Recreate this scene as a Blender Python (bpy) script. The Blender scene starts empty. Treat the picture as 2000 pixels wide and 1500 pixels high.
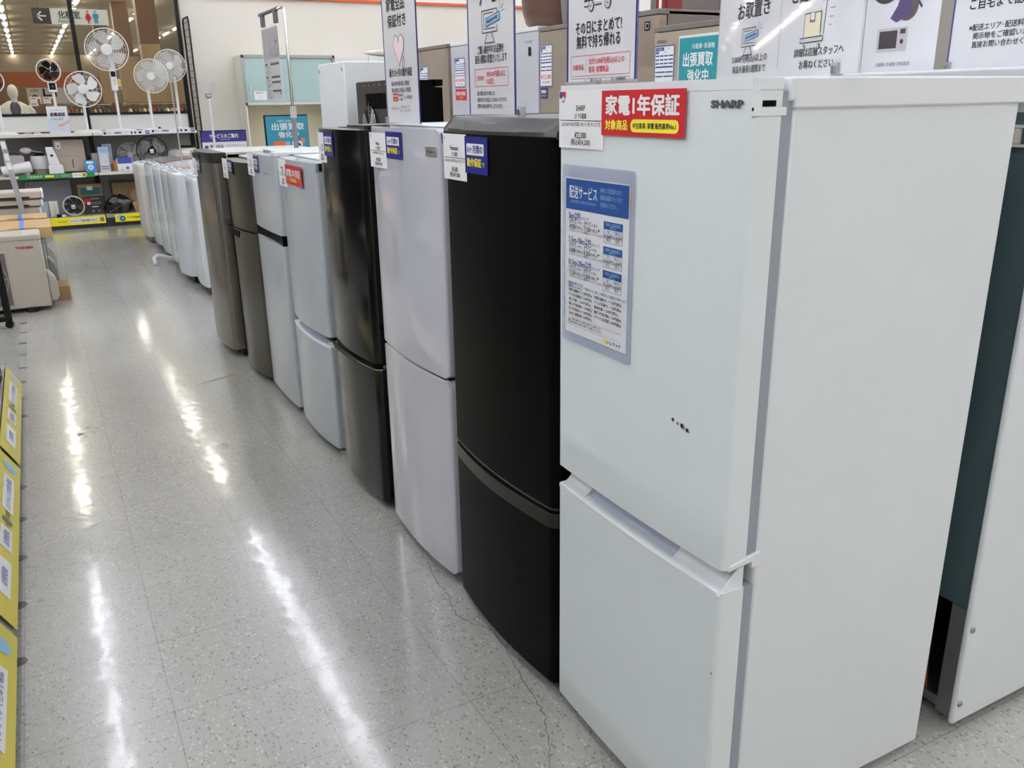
import bpy, math, random
from mathutils import Matrix, Vector
random.seed(7)
SC = bpy.context.scene
COL = SC.collection
R = math.radians
PI = math.pi

# ---------------------------------------------------------------- camera, world, exposure
cam = bpy.data.objects.new('camera', bpy.data.cameras.new('camera')); COL.objects.link(cam)
cam.data.sensor_width = 36.0
cam.data.lens = 1671.15 / 2000 * 36.0
cam.data.clip_start = 0.05
cam.data.clip_end = 200
cam.matrix_world = Matrix(((0.87978, 0.16185, -0.44697, 0.0),
                           (-0.47514, 0.26964, -0.83758, 0.0),
                           (-0.01504, 0.94926, 0.31413, 1.318),
                           (0, 0, 0, 1)))
SC.camera = cam
w = bpy.data.worlds.new('world'); SC.world = w; w.use_nodes = True
w.node_tree.nodes['Background'].inputs[0].default_value = (0.82, 0.84, 0.86, 1)
w.node_tree.nodes['Background'].inputs[1].default_value = 0.25
SC.view_settings.view_transform = 'Standard'
SC.view_settings.look = 'None'
SC.view_settings.exposure = 0.45
SC.view_settings.gamma = 1.0
SC.view_settings.use_curve_mapping = False
CEIL = 4.3
TUBE_POWER = 33.0
HALL_POWER = 36.0

# ---------------------------------------------------------------- materials
def lin(c):
    c /= 255.0
    return c / 12.92 if c <= 0.04045 else ((c + 0.055) / 1.055) ** 2.4
MATS = {}
def M(name, rgb=(200, 200, 200), rough=0.5, metal=0.0, coat=0.0, alpha=1.0, emit=0.0, var=0.04, vscale=6.0, bump=0.0, bscale=300.0, trans=0.0, spec=0.5, aniso=0.0):
    if name in MATS: return MATS[name]
    m = bpy.data.materials.new(name); m.use_nodes = True
    nt = m.node_tree; N = nt.nodes; L = nt.links
    b = N['Principled BSDF']
    c = tuple(lin(v) for v in rgb)
    b.inputs['Roughness'].default_value = rough
    b.inputs['Metallic'].default_value = metal
    b.inputs['Specular IOR Level'].default_value = spec
    b.inputs['Coat Weight'].default_value = coat
    b.inputs['Coat Roughness'].default_value = 0.04
    b.inputs['Alpha'].default_value = alpha
    b.inputs['Transmission Weight'].default_value = trans
    b.inputs['Base Color'].default_value = (*c, 1)
    tc = N.new('ShaderNodeTexCoord')
    nz = N.new('ShaderNodeTexNoise'); nz.inputs['Scale'].default_value = vscale; nz.inputs['Detail'].default_value = 3
    L.new(tc.outputs['Object'], nz.inputs['Vector'])
    if var > 0:
        r = N.new('ShaderNodeValToRGB')
        r.color_ramp.elements[0].position = 0.3; r.color_ramp.elements[1].position = 0.7
        r.color_ramp.elements[0].color = (*[v * (1 - var) for v in c], 1)
        r.color_ramp.elements[1].color = (*[min(1, v * (1 + var)) for v in c], 1)
        L.new(nz.outputs['Fac'], r.inputs['Fac']); L.new(r.outputs['Color'], b.inputs['Base Color'])
        if emit > 0: L.new(r.outputs['Color'], b.inputs['Emission Color'])
    if emit > 0:
        b.inputs['Emission Color'].default_value = (*c, 1)
        b.inputs['Emission Strength'].default_value = emit
    if bump > 0:
        n2 = N.new('ShaderNodeTexNoise'); n2.inputs['Scale'].default_value = bscale; n2.inputs['Detail'].default_value = 2
        L.new(tc.outputs['Object'], n2.inputs['Vector'])
        bp = N.new('ShaderNodeBump'); bp.inputs['Strength'].default_value = bump; bp.inputs['Distance'].default_value = 0.002
        L.new(n2.outputs['Fac'], bp.inputs['Height']); L.new(bp.outputs['Normal'], b.inputs['Normal'])
    MATS[name] = m
    return m

def glass_mat(name, tint=(235, 240, 240), refl=0.12):
    if name in MATS: return MATS[name]
    m = bpy.data.materials.new(name); m.use_nodes = True
    nt = m.node_tree; N = nt.nodes; L = nt.links
    for n in list(N): N.remove(n)
    out = N.new('ShaderNodeOutputMaterial'); mix = N.new('ShaderNodeMixShader')
    tr = N.new('ShaderNodeBsdfTransparent'); tr.inputs[0].default_value = (*[lin(v) for v in tint], 1)
    gl = N.new('ShaderNodeBsdfGlossy'); gl.inputs['Roughness'].default_value = 0.03
    fr = N.new('ShaderNodeLayerWeight'); fr.inputs['Blend'].default_value = refl
    tc = N.new('ShaderNodeTexCoord'); nz = N.new('ShaderNodeTexNoise'); nz.inputs['Scale'].default_value = 5
    L.new(tc.outputs['Object'], nz.inputs['Vector'])
    bp = N.new('ShaderNodeBump'); bp.inputs['Strength'].default_value = 0.02; L.new(nz.outputs['Fac'], bp.inputs['Height'])
    L.new(bp.outputs['Normal'], gl.inputs['Normal'])
    L.new(fr.outputs['Fresnel'], mix.inputs['Fac']); L.new(tr.outputs[0], mix.inputs[1]); L.new(gl.outputs[0], mix.inputs[2])
    L.new(mix.outputs[0], out.inputs[0])
    MATS[name] = m
    return m

def floor_mat():
    m = bpy.data.materials.new('vinyl_floor_tiles'); m.use_nodes = True
    nt = m.node_tree; N = nt.nodes; L = nt.links; b = N['Principled BSDF']
    tc = N.new('ShaderNodeTexCoord'); P = tc.outputs['Object']
    def math_(op, a, bb=None, c=None):
        n = N.new('ShaderNodeMath'); n.operation = op
        for i, v in enumerate((a, bb, c)):
            if v is None: continue
            if isinstance(v, (int, float)): n.inputs[i].default_value = v
            else: L.new(v, n.inputs[i])
        return n.outputs[0]
    sep = N.new('ShaderNodeSeparateXYZ'); L.new(P, sep.inputs[0])
    u = math_('DIVIDE', math_('SUBTRACT', sep.outputs[0], 0.0745), 0.3038)
    v = math_('DIVIDE', math_('SUBTRACT', sep.outputs[1], -0.0026), 0.3018)
    def line(t, wd):
        f = math_('FRACT', t); f = math_('MINIMUM', f, math_('SUBTRACT', 1.0, f))
        return math_('LESS_THAN', f, wd)
    ln = math_('MAXIMUM', line(u, 0.0035), line(v, 0.0035))
    comb = N.new('ShaderNodeCombineXYZ'); L.new(math_('FLOOR', u), comb.inputs[0]); L.new(math_('FLOOR', v), comb.inputs[1])
    wn = N.new('ShaderNodeTexWhiteNoise'); L.new(comb.outputs[0], wn.inputs['Vector'])
    # flakes
    nz = N.new('ShaderNodeTexNoise'); nz.inputs['Scale'].default_value = 45; nz.inputs['Detail'].default_value = 2; L.new(P, nz.inputs['Vector'])
    vm = N.new('ShaderNodeVectorMath'); vm.operation = 'MULTIPLY_ADD'
    L.new(nz.outputs['Color'], vm.inputs[0]); vm.inputs[1].default_value = (0.013, 0.013, 0); L.new(P, vm.inputs[2])
    def flakes(scale, frac, rad, off):
        mp = N.new('ShaderNodeMapping'); mp.inputs['Location'].default_value = (off, off * 0.7, 0); mp.inputs['Scale'].default_value = (1, 0.62, 1)
        L.new(vm.outputs[0], mp.inputs['Vector'])
        vo = N.new('ShaderNodeTexVoronoi'); vo.inputs['Scale'].default_value = scale; vo.voronoi_dimensions = '2D'; L.new(mp.outputs[0], vo.inputs['Vector'])
        sp = N.new('ShaderNodeSeparateColor'); L.new(vo.outputs['Color'], sp.inputs[0])
        pick = math_('LESS_THAN', sp.outputs[0], frac)
        rr = math_('MULTIPLY', sp.outputs[1], rad)
        return math_('MULTIPLY', pick, math_('LESS_THAN', vo.outputs['Distance'], rr))
    fd = flakes(150, 0.26, 0.42, 0.0); fw = flakes(135, 0.30, 0.44, 3.1); fm = flakes(85, 0.5, 0.45, 7.7)
    big = N.new('ShaderNodeTexNoise'); big.inputs['Scale'].default_value = 1.6; big.inputs['Detail'].default_value = 4; L.new(P, big.inputs['Vector'])
    def mixc(fac, a, c):
        n = N.new('ShaderNodeMix'); n.data_type = 'RGBA'
        if isinstance(fac, float): n.inputs[0].default_value = fac
        else: L.new(fac, n.inputs[0])
        for i, q in ((6, a), (7, c)):
            if isinstance(q, tuple): n.inputs[i].default_value = (*[lin(t) for t in q], 1)
            else: L.new(q, n.inputs[i])
        return n.outputs[2]
    c = mixc(big.outputs['Fac'], (172, 170, 163), (184, 182, 176))
    c = mixc(math_('MULTIPLY', wn.outputs['Value'], 0.25), c, (164, 161, 154))
    c = mixc(math_('MULTIPLY', fm, 0.35), c, (156, 153, 145))
    c = mixc(math_('MULTIPLY', fw, 0.55), c, (214, 212, 205))
    c = mixc(math_('MULTIPLY', fd, 0.6), c, (104, 101, 95))
    c = mixc(math_('MULTIPLY', ln, 0.45), c, (98, 94, 87))
    L.new(c, b.inputs['Base Color'])
    ro = N.new('ShaderNodeMapRange'); ro.inputs[3].default_value = 0.2; ro.inputs[4].default_value = 0.3
    L.new(big.outputs['Fac'], ro.inputs[0]); L.new(ro.outputs[0], b.inputs['Roughness'])
    b.inputs['Specular IOR Level'].default_value = 0.6
    b.inputs['Coat Weight'].default_value = 0.55; b.inputs['Coat Roughness'].default_value = 0.095
    n2 = N.new('ShaderNodeTexNoise'); n2.inputs['Scale'].default_value = 110; n2.inputs['Detail'].default_value = 2; L.new(P, n2.inputs['Vector'])
    bp = N.new('ShaderNodeBump'); bp.inputs['Strength'].default_value = 0.12; bp.inputs['Distance'].default_value = 0.002
    L.new(n2.outputs['Fac'], bp.inputs['Height']); L.new(bp.outputs['Normal'], b.inputs['Normal'])
    n3 = N.new('ShaderNodeTexNoise'); n3.inputs['Scale'].default_value = 16; n3.inputs['Detail'].default_value = 1; L.new(P, n3.inputs['Vector'])
    b2 = N.new('ShaderNodeBump'); b2.inputs['Strength'].default_value = 0.06; b2.inputs['Distance'].default_value = 0.01
    L.new(n3.outputs['Fac'], b2.inputs['Height']); L.new(b2.outputs['Normal'], b.inputs['Coat Normal'])
    return m

def slat_mat():
    m = M('hall_ceiling_slats', (178, 164, 144), 0.6, var=0.03)
    N = m.node_tree.nodes; L = m.node_tree.links; b = N['Principled BSDF']
    tc = N.new('ShaderNodeTexCoord'); wv = N.new('ShaderNodeTexWave'); wv.wave_type = 'BANDS'; wv.bands_direction = 'Y'
    wv.inputs['Scale'].default_value = 1.1; L.new(tc.outputs['Object'], wv.inputs['Vector'])
    r = N.new('ShaderNodeValToRGB'); r.color_ramp.elements[0].position = 0.0; r.color_ramp.elements[0].color = (*[lin(v) for v in (150, 136, 116)], 1)
    r.color_ramp.elements[1].position = 0.25; r.color_ramp.elements[1].color = (*[lin(v) for v in (188, 174, 152)], 1)
    L.new(wv.outputs['Fac'], r.inputs['Fac']); L.new(r.outputs['Color'], b.inputs['Base Color'])
    return m

WHITE = M('appliance_white', (226, 230, 230), 0.42, var=0.012, bump=0.05, bscale=500)
WHITE_D = M('white_door_enamel', (226, 233, 232), 0.30, var=0.012, bump=0.03, bscale=400)
WHITE_P = M('white_plastic', (230, 232, 233), 0.3, var=0.01)
TOPLITE = M('pale_grey_top_plate', (206, 204, 198), 0.4, var=0.02)
WHITE_G = M('white_gloss_door', (200, 200, 207), 0.08, coat=0.5, var=0.008)
BLUEW = M('bluish_white_door', (184, 190, 193), 0.18, var=0.01, coat=0.2)
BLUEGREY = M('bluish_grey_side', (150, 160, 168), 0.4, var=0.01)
BLACKM = M('matte_black_brown', (7, 7, 6), 0.42, var=0.05, bump=0.04, bscale=500, spec=0.06)
BLACKG = M('black_gloss_metal', (14, 14, 13), 0.13, metal=0.12, coat=0.0, var=0.04, spec=0.45)
BLACKS = M('black_side', (5, 5, 5), 0.5, var=0.05, spec=0.06)
BLACK = M('black_plastic', (12, 12, 12), 0.4, var=0.05, spec=0.3)
DARKLID = M('dark_grey_lid', (44, 43, 41), 0.3, var=0.03)
HANDLEBR = M('dark_bronze_trim', (40, 38, 32), 0.3, metal=0.4, var=0.03)
SILVER = M('brushed_silver_door', (136, 133, 124), 0.26, metal=0.75, var=0.03, vscale=3)
SILVER2 = M('warm_grey_metal_door', (100, 97, 87), 0.28, metal=0.7, var=0.03, vscale=3)
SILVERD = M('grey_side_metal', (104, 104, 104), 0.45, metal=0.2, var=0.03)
GASKET = M('grey_rubber_gasket', (150, 152, 160), 0.6, var=0.02)
DKGASKET = M('dark_rubber_gasket', (40, 40, 42), 0.6, var=0.02)
CHROME = M('chrome', (205, 205, 205), 0.12, metal=1.0, var=0.01)
STEEL = M('satin_steel', (150, 150, 148), 0.3, metal=0.9, var=0.02)
TAUPE = M('taupe_gloss_glass_door', (150, 134, 118), 0.1, coat=0.5, var=0.02)
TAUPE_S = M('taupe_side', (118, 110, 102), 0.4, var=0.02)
TAUPE_L = M('light_taupe_door', (172, 160, 142), 0.18, coat=0.3, var=0.02)
LILAC = M('lilac_white_plastic', (196, 198, 214), 0.35, var=0.01)
PAPER = M('paper_white', (240, 240, 238), 0.55, var=0.008)
PAPERC = M('laminated_paper', (232, 233, 235), 0.35, coat=0.9, var=0.008)
INK = M('ink_black', (26, 26, 30), 0.6, var=0.0)
INKG = M('ink_grey', (120, 122, 130), 0.6, var=0.0)
INKW = M('ink_white', (242, 242, 240), 0.5, var=0.0)
BLUE = M('navy_print', (28, 36, 132), 0.35, coat=0.5, var=0.01)
BLUE2 = M('blue_print', (30, 78, 150), 0.35, coat=0.5, var=0.01)
BLUET = M('ink_blue', (44, 72, 140), 0.6, var=0.0)
PURPLE = M('purple_navy_print', (62, 58, 130), 0.4, coat=0.4, var=0.01)
LBLUE = M('light_blue_print', (150, 196, 226), 0.5, var=0.0)
RED = M('red_print', (206, 22, 36), 0.35, coat=0.4, var=0.01)
REDT = M('ink_red', (214, 60, 74), 0.6, var=0.0)
YELLOW = M('yellow_print', (250, 232, 30), 0.4, coat=0.2, var=0.01)
YELLOWT = M('ink_yellow', (246, 232, 60), 0.5, var=0.0)
TEAL = M('teal_print', (34, 150, 158), 0.35, coat=0.5, var=0.01)
TEALB = M('blue_teal_print', (52, 150, 178), 0.35, coat=0.5, var=0.01)
ORANGE = M('orange_print', (238, 120, 70), 0.5, var=0.01)
PINKP = M('pale_pink_print', (244, 220, 222), 0.5, var=0.01)
CREAMP = M('pale_cream_print', (240, 228, 196), 0.5, var=0.01)
SLEEVE = M('clear_card_case', (196, 200, 222), 0.08, alpha=0.45, coat=0.3, var=0.0)
CLEAR = M('clear_acrylic', (220, 225, 226), 0.06, alpha=0.25, coat=0.5, var=0.0)
FROST = M('frosted_clear_plastic', (196, 198, 200), 0.2, alpha=0.6, var=0.0)
CARD = M('cardboard', (160, 128, 84), 0.75, var=0.04, bump=0.1, bscale=120)
CARD2 = M('cardboard_light', (186, 156, 112), 0.75, var=0.04, bump=0.1, bscale=120)
BLUESTRAP = M('blue_packing_strap', (72, 122, 206), 0.4, var=0.04)
BEIGE = M('beige_painted_steel', (218, 214, 200), 0.4, var=0.015)
ACW = M('air_conditioner_ivory', (182, 175, 160), 0.4, var=0.015)
ACG = M('air_conditioner_grey', (152, 151, 145), 0.45, var=0.02)
SHELF = M('shelf_white_paint', (226, 226, 222), 0.4, var=0.01)
SHELFG = M('shelf_back_panel_grey', (150, 150, 148), 0.55, var=0.02)
KICKB = M('shelf_kick_dark', (40, 40, 44), 0.5, var=0.03)
WALLM = M('wall_plaster_cream', (228, 223, 211), 0.8, var=0.012, vscale=1.5, bump=0.05, bscale=80)
CEILM = M('ceiling_white', (226, 226, 222), 0.8, var=0.01)
TUBE = M('fluorescent_tube', (240, 243, 255), 0.4, emit=TUBE_POWER, var=0.0)
HALLT = M('warm_hall_tube', (255, 241, 226), 0.4, emit=HALL_POWER, var=0.0)
WOODD = M('dark_wood_cladding', (112, 84, 62), 0.5, var=0.08, vscale=2)
WOODT = M('tan_wood_cladding', (160, 136, 104), 0.5, var=0.05, vscale=2)
WIRE = M('black_wire', (16, 16, 17), 0.4, metal=0.3, var=0.02)
TEALG = M('frosted_teal_glass', (174, 200, 196), 0.2, coat=0.6, var=0.01)
ALU = M('aluminium_frame', (176, 176, 172), 0.35, metal=0.7, var=0.02)
FANW = M('fan_white_plastic', (234, 234, 232), 0.3, var=0.01)
FANCL = M('translucent_fan_blade', (226, 226, 224), 0.2, alpha=0.5, var=0.0)
BAG = M('black_plastic_bag', (18, 18, 20), 0.22, coat=0.6, var=0.05, bump=0.6, bscale=30)
SKIN = M('mannequin_cream', (246, 240, 230), 0.5, var=0.01)
FLOOR = floor_mat()

# ---------------------------------------------------------------- mesh builder
class MB:
    def __init__(s): s.v = []; s.f = []; s.mi = []; s.mats = []
    def _m(s, mat):
        if mat not in s.mats: s.mats.append(mat)
        return s.mats.index(mat)
    def add(s, vs, fs, mat, T=None):
        o = len(s.v); k = s._m(mat)
        s.v += [tuple(T @ Vector(p)) if T is not None else tuple(p) for p in vs]
        for f in fs: s.f.append([o + i for i in f]); s.mi.append(k)
        return s
    def box(s, x0, x1, y0, y1, z0, z1, mat, T=None):
        return s.add([(x0,y0,z0),(x1,y0,z0),(x1,y1,z0),(x0,y1,z0),(x0,y0,z1),(x1,y0,z1),(x1,y1,z1),(x0,y1,z1)],
                     [(0,3,2,1),(4,5,6,7),(0,1,5,4),(1,2,6,5),(2,3,7,6),(3,0,4,7)], mat, T)
    def hexa(s, p, mat):   # 8 points, bottom ring then top ring
        return s.add(p, [(0,3,2,1),(4,5,6,7),(0,1,5,4),(1,2,6,5),(2,3,7,6),(3,0,4,7)], mat)
    def prism(s, poly, a0, a1, axis, mat, T=None):
        n = len(poly)
        def pt(p, a): return {'x': (a, p[0], p[1]), 'y': (p[0], a, p[1]), 'z': (p[0], p[1], a)}[axis]
        vs = [pt(p, a0) for p in poly] + [pt(p, a1) for p in poly]
        fs = [tuple(range(n))[::-1], tuple(range(n, 2*n))] + [(i, (i+1) % n, n+(i+1) % n, n+i) for i in range(n)]
        return s.add(vs, fs, mat, T)
    def cyl(s, p0, p1, r, mat, n=16, r2=None, cap=True):
        p0 = Vector(p0); p1 = Vector(p1); d = (p1 - p0).normalized(); r2 = r if r2 is None else r2
        a = d.orthogonal().normalized(); b = d.cross(a)
        vs = [p0 + (a*math.cos(2*PI*i/n) + b*math.sin(2*PI*i/n))*r for i in range(n)] + [p1 + (a*math.cos(2*PI*i/n) + b*math.sin(2*PI*i/n))*r2 for i in range(n)]
        fs = [(i, (i+1) % n, n+(i+1) % n, n+i) for i in range(n)]
        if cap: fs += [tuple(range(n))[::-1], tuple(range(n, 2*n))]
        return s.add(vs, fs, mat)
    def tube(s, pts, r, mat, n=8, closed=False):
        pts = [Vector(p) for p in pts]; k = len(pts); rings = []; ref = None
        for i, p in enumerate(pts):
            if closed: d = (pts[(i+1) % k] - pts[i-1]).normalized()
            else: d = (pts[min(i+1, k-1)] - pts[max(i-1, 0)]).normalized()
            if ref is None: ref = d.orthogonal().normalized()
            ref = (ref - d*ref.dot(d)).normalized(); b = d.cross(ref)
            rings.append([p + (ref*math.cos(2*PI*j/n) + b*math.sin(2*PI*j/n))*r for j in range(n)])
        vs = [q for rg in rings for q in rg]; fs = []
        for i in range(k if closed else k-1):
            i2 = (i+1) % k
            fs += [(i*n+j, i*n+(j+1) % n, i2*n+(j+1) % n, i2*n+j) for j in range(n)]
        if not closed: fs += [tuple(range(n))[::-1], tuple(range((k-1)*n, k*n))]
        return s.add(vs, fs, mat)
    def ring(s, c, Rr, r, mat, axis='y', n=32, m=6, sx=1.0):
        c = Vector(c); pts = []
        for i in range(n):
            a = 2*PI*i/n; u, v = Rr*math.cos(a)*sx, Rr*math.sin(a)
            pts.append(c + Vector({'y': (u, 0, v), 'z': (u, v, 0), 'x': (0, u, v)}[axis]))
        return s.tube(pts, r, mat, m, True)
    def lathe(s, prof, mat, c=(0,0,0), n=24, axis='z', sx=1.0, sy=1.0):
        c = Vector(c); vs = []; k = len(prof)
        for r, z in prof:
            for i in range(n):
                a = 2*PI*i/n; u, v = r*math.cos(a)*sx, r*math.sin(a)*sy
                vs.append(c + Vector({'z': (u, v, z), 'y': (u, z, v), 'x': (z, u, v)}[axis]))
        fs = []
        for j in range(k-1):
            fs += [(j*n+i, j*n+(i+1) % n, (j+1)*n+(i+1) % n, (j+1)*n+i) for i in range(n)]
        if prof[0][0] > 1e-6: fs.append(tuple(range(n))[::-1])
        if prof[-1][0] > 1e-6: fs.append(tuple(range((k-1)*n, k*n)))
        return s.add(vs, fs, mat)
    def ball(s, c, rx, ry, rz, mat, n=20, k=12):
        prof = [(max(1e-7, math.sin(PI*i/k)), -math.cos(PI*i/k)) for i in range(k+1)]
        o = len(s.v); s.lathe(prof, mat, (0,0,0), n)
        s.v[o:] = [(c[0]+x*rx, c[1]+y*ry, c[2]+z*rz) for x, y, z in s.v[o:]]
        return s
    def rect(s, x0, x1, z0, z1, mat, y=0.0):
        return s.add([(x0,y,z0),(x1,y,z0),(x1,y,z1),(x0,y,z1)], [(0,1,2,3)], mat)
    def poly(s, pts, mat, y=0.0):
        return s.add([(p[0], y, p[1]) for p in pts], [tuple(range(len(pts)))], mat)
    def rrect(s, x0, x1, z0, z1, r, mat, y=0.0):
        pts = []
        for cx, cz, a0 in ((x1-r, z0+r, -90), (x1-r, z1-r, 0), (x0+r, z1-r, 90), (x0+r, z0+r, 180)):
            for i in range(7): a = R(a0 + 15*i); pts.append((cx + r*math.cos(a), cz + r*math.sin(a)))
        return s.poly(pts, mat, y)
    def disc(s, x, z, r, mat, y=0.0, n=20):
        return s.poly([(x + r*math.cos(2*PI*i/n), z + r*math.sin(2*PI*i/n)) for i in range(n)], mat, y)
    def line(s, pts, wd, mat, y=0.0, closed=False):
        k = len(pts)
        for i in range(k if closed else k-1):
            a = Vector(pts[i]); b = Vector(pts[(i+1) % k]); d = (b-a)
            if d.length < 1e-9: continue
            d.normalize(); p = Vector((-d.y, d.x))*wd/2; a2 = a - d*wd*0.3; b2 = b + d*wd*0.3
            s.poly([a2-p, b2-p, b2+p, a2+p], mat, y)
        return s
    def frame(s, x0, x1, z0, z1, wd, mat, y=0.0):
        return s.line([(x0,z0),(x1,z0),(x1,z1),(x0,z1)], wd, mat, y, True)
    def text(s, body, x, z, h, mat, w=None, align='C', bold=0.0, y=-0.0006, maxw=None):
        """one line of lettering in the XZ plane, z = centre of the line, h = em height"""
        c = bpy.data.curves.new('lettering', 'FONT'); c.body = body; c.size = 1.0; c.resolution_u = 2
        o = bpy.data.objects.new('lettering', c); COL.objects.link(o)
        dg = bpy.context.evaluated_depsgraph_get(); dg.update()
        me = bpy.data.meshes.new_from_object(o.evaluated_get(dg))
        vs = [tuple(q.co) for q in me.vertices]; fs = [tuple(p.vertices) for p in me.polygons]
        bpy.data.objects.remove(o); bpy.data.curves.remove(c); bpy.data.meshes.remove(me)
        if not vs: return s
        x0 = min(q[0] for q in vs); x1 = max(q[0] for q in vs)
        sx = h if w is None else w / max(1e-6, x1 - x0)
        if maxw and (x1 - x0)*sx > maxw: sx = maxw / (x1 - x0)
        wd = (x1 - x0)*sx
        ox = x - wd/2 if align == 'C' else (x if align == 'L' else x - wd)
        base = [(ox + (q[0]-x0)*sx, y, z + (q[1] - 0.36)*h) for q in vs]
        if bold <= 0: return s.add(base, fs, mat)
        e = bold*sx*1.15; g = bold*h*.9
        for i, (dx, dz) in enumerate(((-e, 0), (e, 0), (0, -g), (0, g), (-e*.7, g*.7), (e*.7, -g*.7))):
            s.add([(p[0]+dx, p[1]-0.00001*i, p[2]+dz) for p in base], fs, mat)
        return s
    def build(s, name, parent=None, bevel=0.0, seg=2, smooth=True, loc=None, rotz=0.0, angle=35):
        me = bpy.data.meshes.new(name); me.from_pydata([tuple(p) for p in s.v], [], s.f)
        for m in s.mats: me.materials.append(m)
        me.polygons.foreach_set('material_index', s.mi)
        if smooth:
            me.polygons.foreach_set('use_smooth', [True]*len(me.polygons))
            me.set_sharp_from_angle(angle=R(angle))
        me.update()
        o = bpy.data.objects.new(name, me); COL.objects.link(o)
        if parent is not None: o.parent = parent
        if loc is not None: o.location = loc
        o.rotation_euler.z = rotz
        if bevel > 0:
            b = o.modifiers.new('bevel', 'BEVEL'); b.width = bevel; b.segments = seg; b.limit_method = 'ANGLE'; b.angle_limit = R(40); b.harden_normals = False
        return o

def tag(o, label, cat, group=None, kind=None):
    o['label'] = label; o['category'] = cat
    if group: o['group'] = group
    if kind: o['kind'] = kind
    return o
def thing(name, label, cat, loc=(0,0,0), rotz=0.0, group=None):
    o = bpy.data.objects.new(name, None); COL.objects.link(o)
    o.empty_display_size = 0.1; o.location = loc; o.rotation_euler.z = rotz
    return tag(o, label, cat, group)
def struct(o):
    o['kind'] = 'structure'; return o
def copy_tree(o, parent=None):
    c = o.copy(); COL.objects.link(c); c.parent = parent
    for ch in list(o.children): copy_tree(ch, c)
    return c

# ---------------------------------------------------------------- the setting
m = MB(); m.box(-8, 9, -5, 86, -0.1, 0.0, FLOOR); floor = struct(m.build('floor', smooth=False))
m = MB(); m.box(-8, 9, -5, 11.6, CEIL, CEIL+0.1, CEILM); struct(m.build('ceiling', smooth=False))
m = MB(); m.box(-8, 12, 11.72, 86, CEIL, CEIL+0.1, slat_mat()); struct(m.build('ceiling', smooth=False))
m = MB(); m.box(1.8, 9, 11.6, 11.72, 0, CEIL, WALLM); struct(m.build('wall_back', smooth=False))
m = MB(); m.box(-8.1, -8, -5, 86, 0, CEIL, WALLM); struct(m.build('wall_left', smooth=False))
m = MB(); m.box(9, 9.1, -5, 11.72, 0, CEIL, WALLM); struct(m.build('wall_right', smooth=False))
m = MB(); m.box(-8, 9, -5.1, -5, 0, CEIL, WALLM); struct(m.build('wall_front', smooth=False))
m = MB(); m.box(-8, 12, 60, 60.1, 0, CEIL, M('hall_far_wall', (150, 134, 114), 0.7)); struct(m.build('wall_hall', smooth=False))
# glazed partition between the shop and the hall
m = MB(); m.box(-8, 1.8, 11.62, 11.7, 0, 1.0, SHELFG); struct(m.build('wall_partition', smooth=False))
g = MB(); g.box(-8, 1.8, 11.655, 11.665, 1.0, CEIL, glass_mat('partition_glass')); win = struct(g.build('window_1', smooth=False))
m = MB(); m.box(-8, 1.8, 11.63, 11.69, 3.9, 3.96, BLACK); m.box(-8, 1.8, 11.63, 11.69, 0.98, 1.03, BLACK); o = m.build('window_frame', win)

# floor marks, crack and stains belong to the floor
m = MB()
crk = [(0.849,2.188),(0.843,2.121),(0.829,2.062),(0.824,1.989),(0.822,1.95),(0.806,1.88),(0.803,1.839),(0.822,1.78),(0.857,1.732),(0.849,1.651),(0.835,1.579),(0.825,1.517),(0.813,1.432),(0.81,1.387),(0.787,1.337),(0.761,1.285),(0.735,1.238),(0.70,1.16)]
pts = []
for (a, b), (c, d) in zip(crk, crk[1:]):
    for k in range(4):
        t = k/4; pts.append((a+(c-a)*t + random.uniform(-.004,.004), b+(d-b)*t))
for i in range(len(pts)-1):
    (a, b), (c, d) = pts[i], pts[i+1]; wd = 0.0007 + 0.0006*random.random()
    m.add([(a-wd,b,0.0006),(a+wd,b,0.0006),(c+wd,d,0.0006),(c-wd,d,0.0006)], [(0,1,2,3)], M('crack_dark', (92, 88, 80), 0.7, var=0.05))
m.build('crack', floor, smooth=False)
DOT = M('floor_dot_grey', (88, 86, 82), 0.45, var=0.05)
for y in (6.247,5.965,5.677,5.395,5.103,4.822,4.533,4.241,3.378,3.085,2.789,2.489,2.198):
    m = MB(); m.lathe([(0.021, 0.0), (0.020, 0.0009), (0.0001, 0.001)], DOT, (-0.243, y, 0), 18); m.build('floor_mark', floor)
def blot(cx, cy, rx, ry, rot, mat, z=0.0005, n=26):
    ph = [random.uniform(0, 6) for _ in range(3)]; pp = []
    for i in range(n):
        a = 2*PI*i/n; q = 1 + 0.22*math.sin(2*a+ph[0]) + 0.16*math.sin(5*a+ph[1]) + 0.1*math.sin(9*a+ph[2])
        x, y = rx*q*math.cos(a), ry*q*math.sin(a)
        pp.append((cx + x*math.cos(rot) - y*math.sin(rot), cy + x*math.sin(rot) + y*math.cos(rot), z))
    b = MB(); b.add(pp, [tuple(range(n))], mat); return b.build('floor_stain', floor, smooth=False)
ST1 = M('stain_grey', (142, 134, 122), 0.12, var=0.1); ST2 = M('stain_brown', (150, 136, 112), 0.3, var=0.1)
blot(0.476, 3.41, 0.035, 0.028, 0.5, ST1)
for x, y, a in ((-0.02,3.86,.012),(0.012,3.93,.012),(0.025,3.86,.009),(0.045,3.9,.008),(-.004,3.82,.008)): blot(x, y, a, a*1.3, 0.2, M('stain_dark', (96, 90, 82), 0.3, var=0.1))
for x, y in ((0.55,4.32),(0.6,4.34),(0.66,4.36),(0.70,4.39)): blot(x, y, 0.04, 0.006, 0.25+random.uniform(-.2,.2), ST2)

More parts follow.
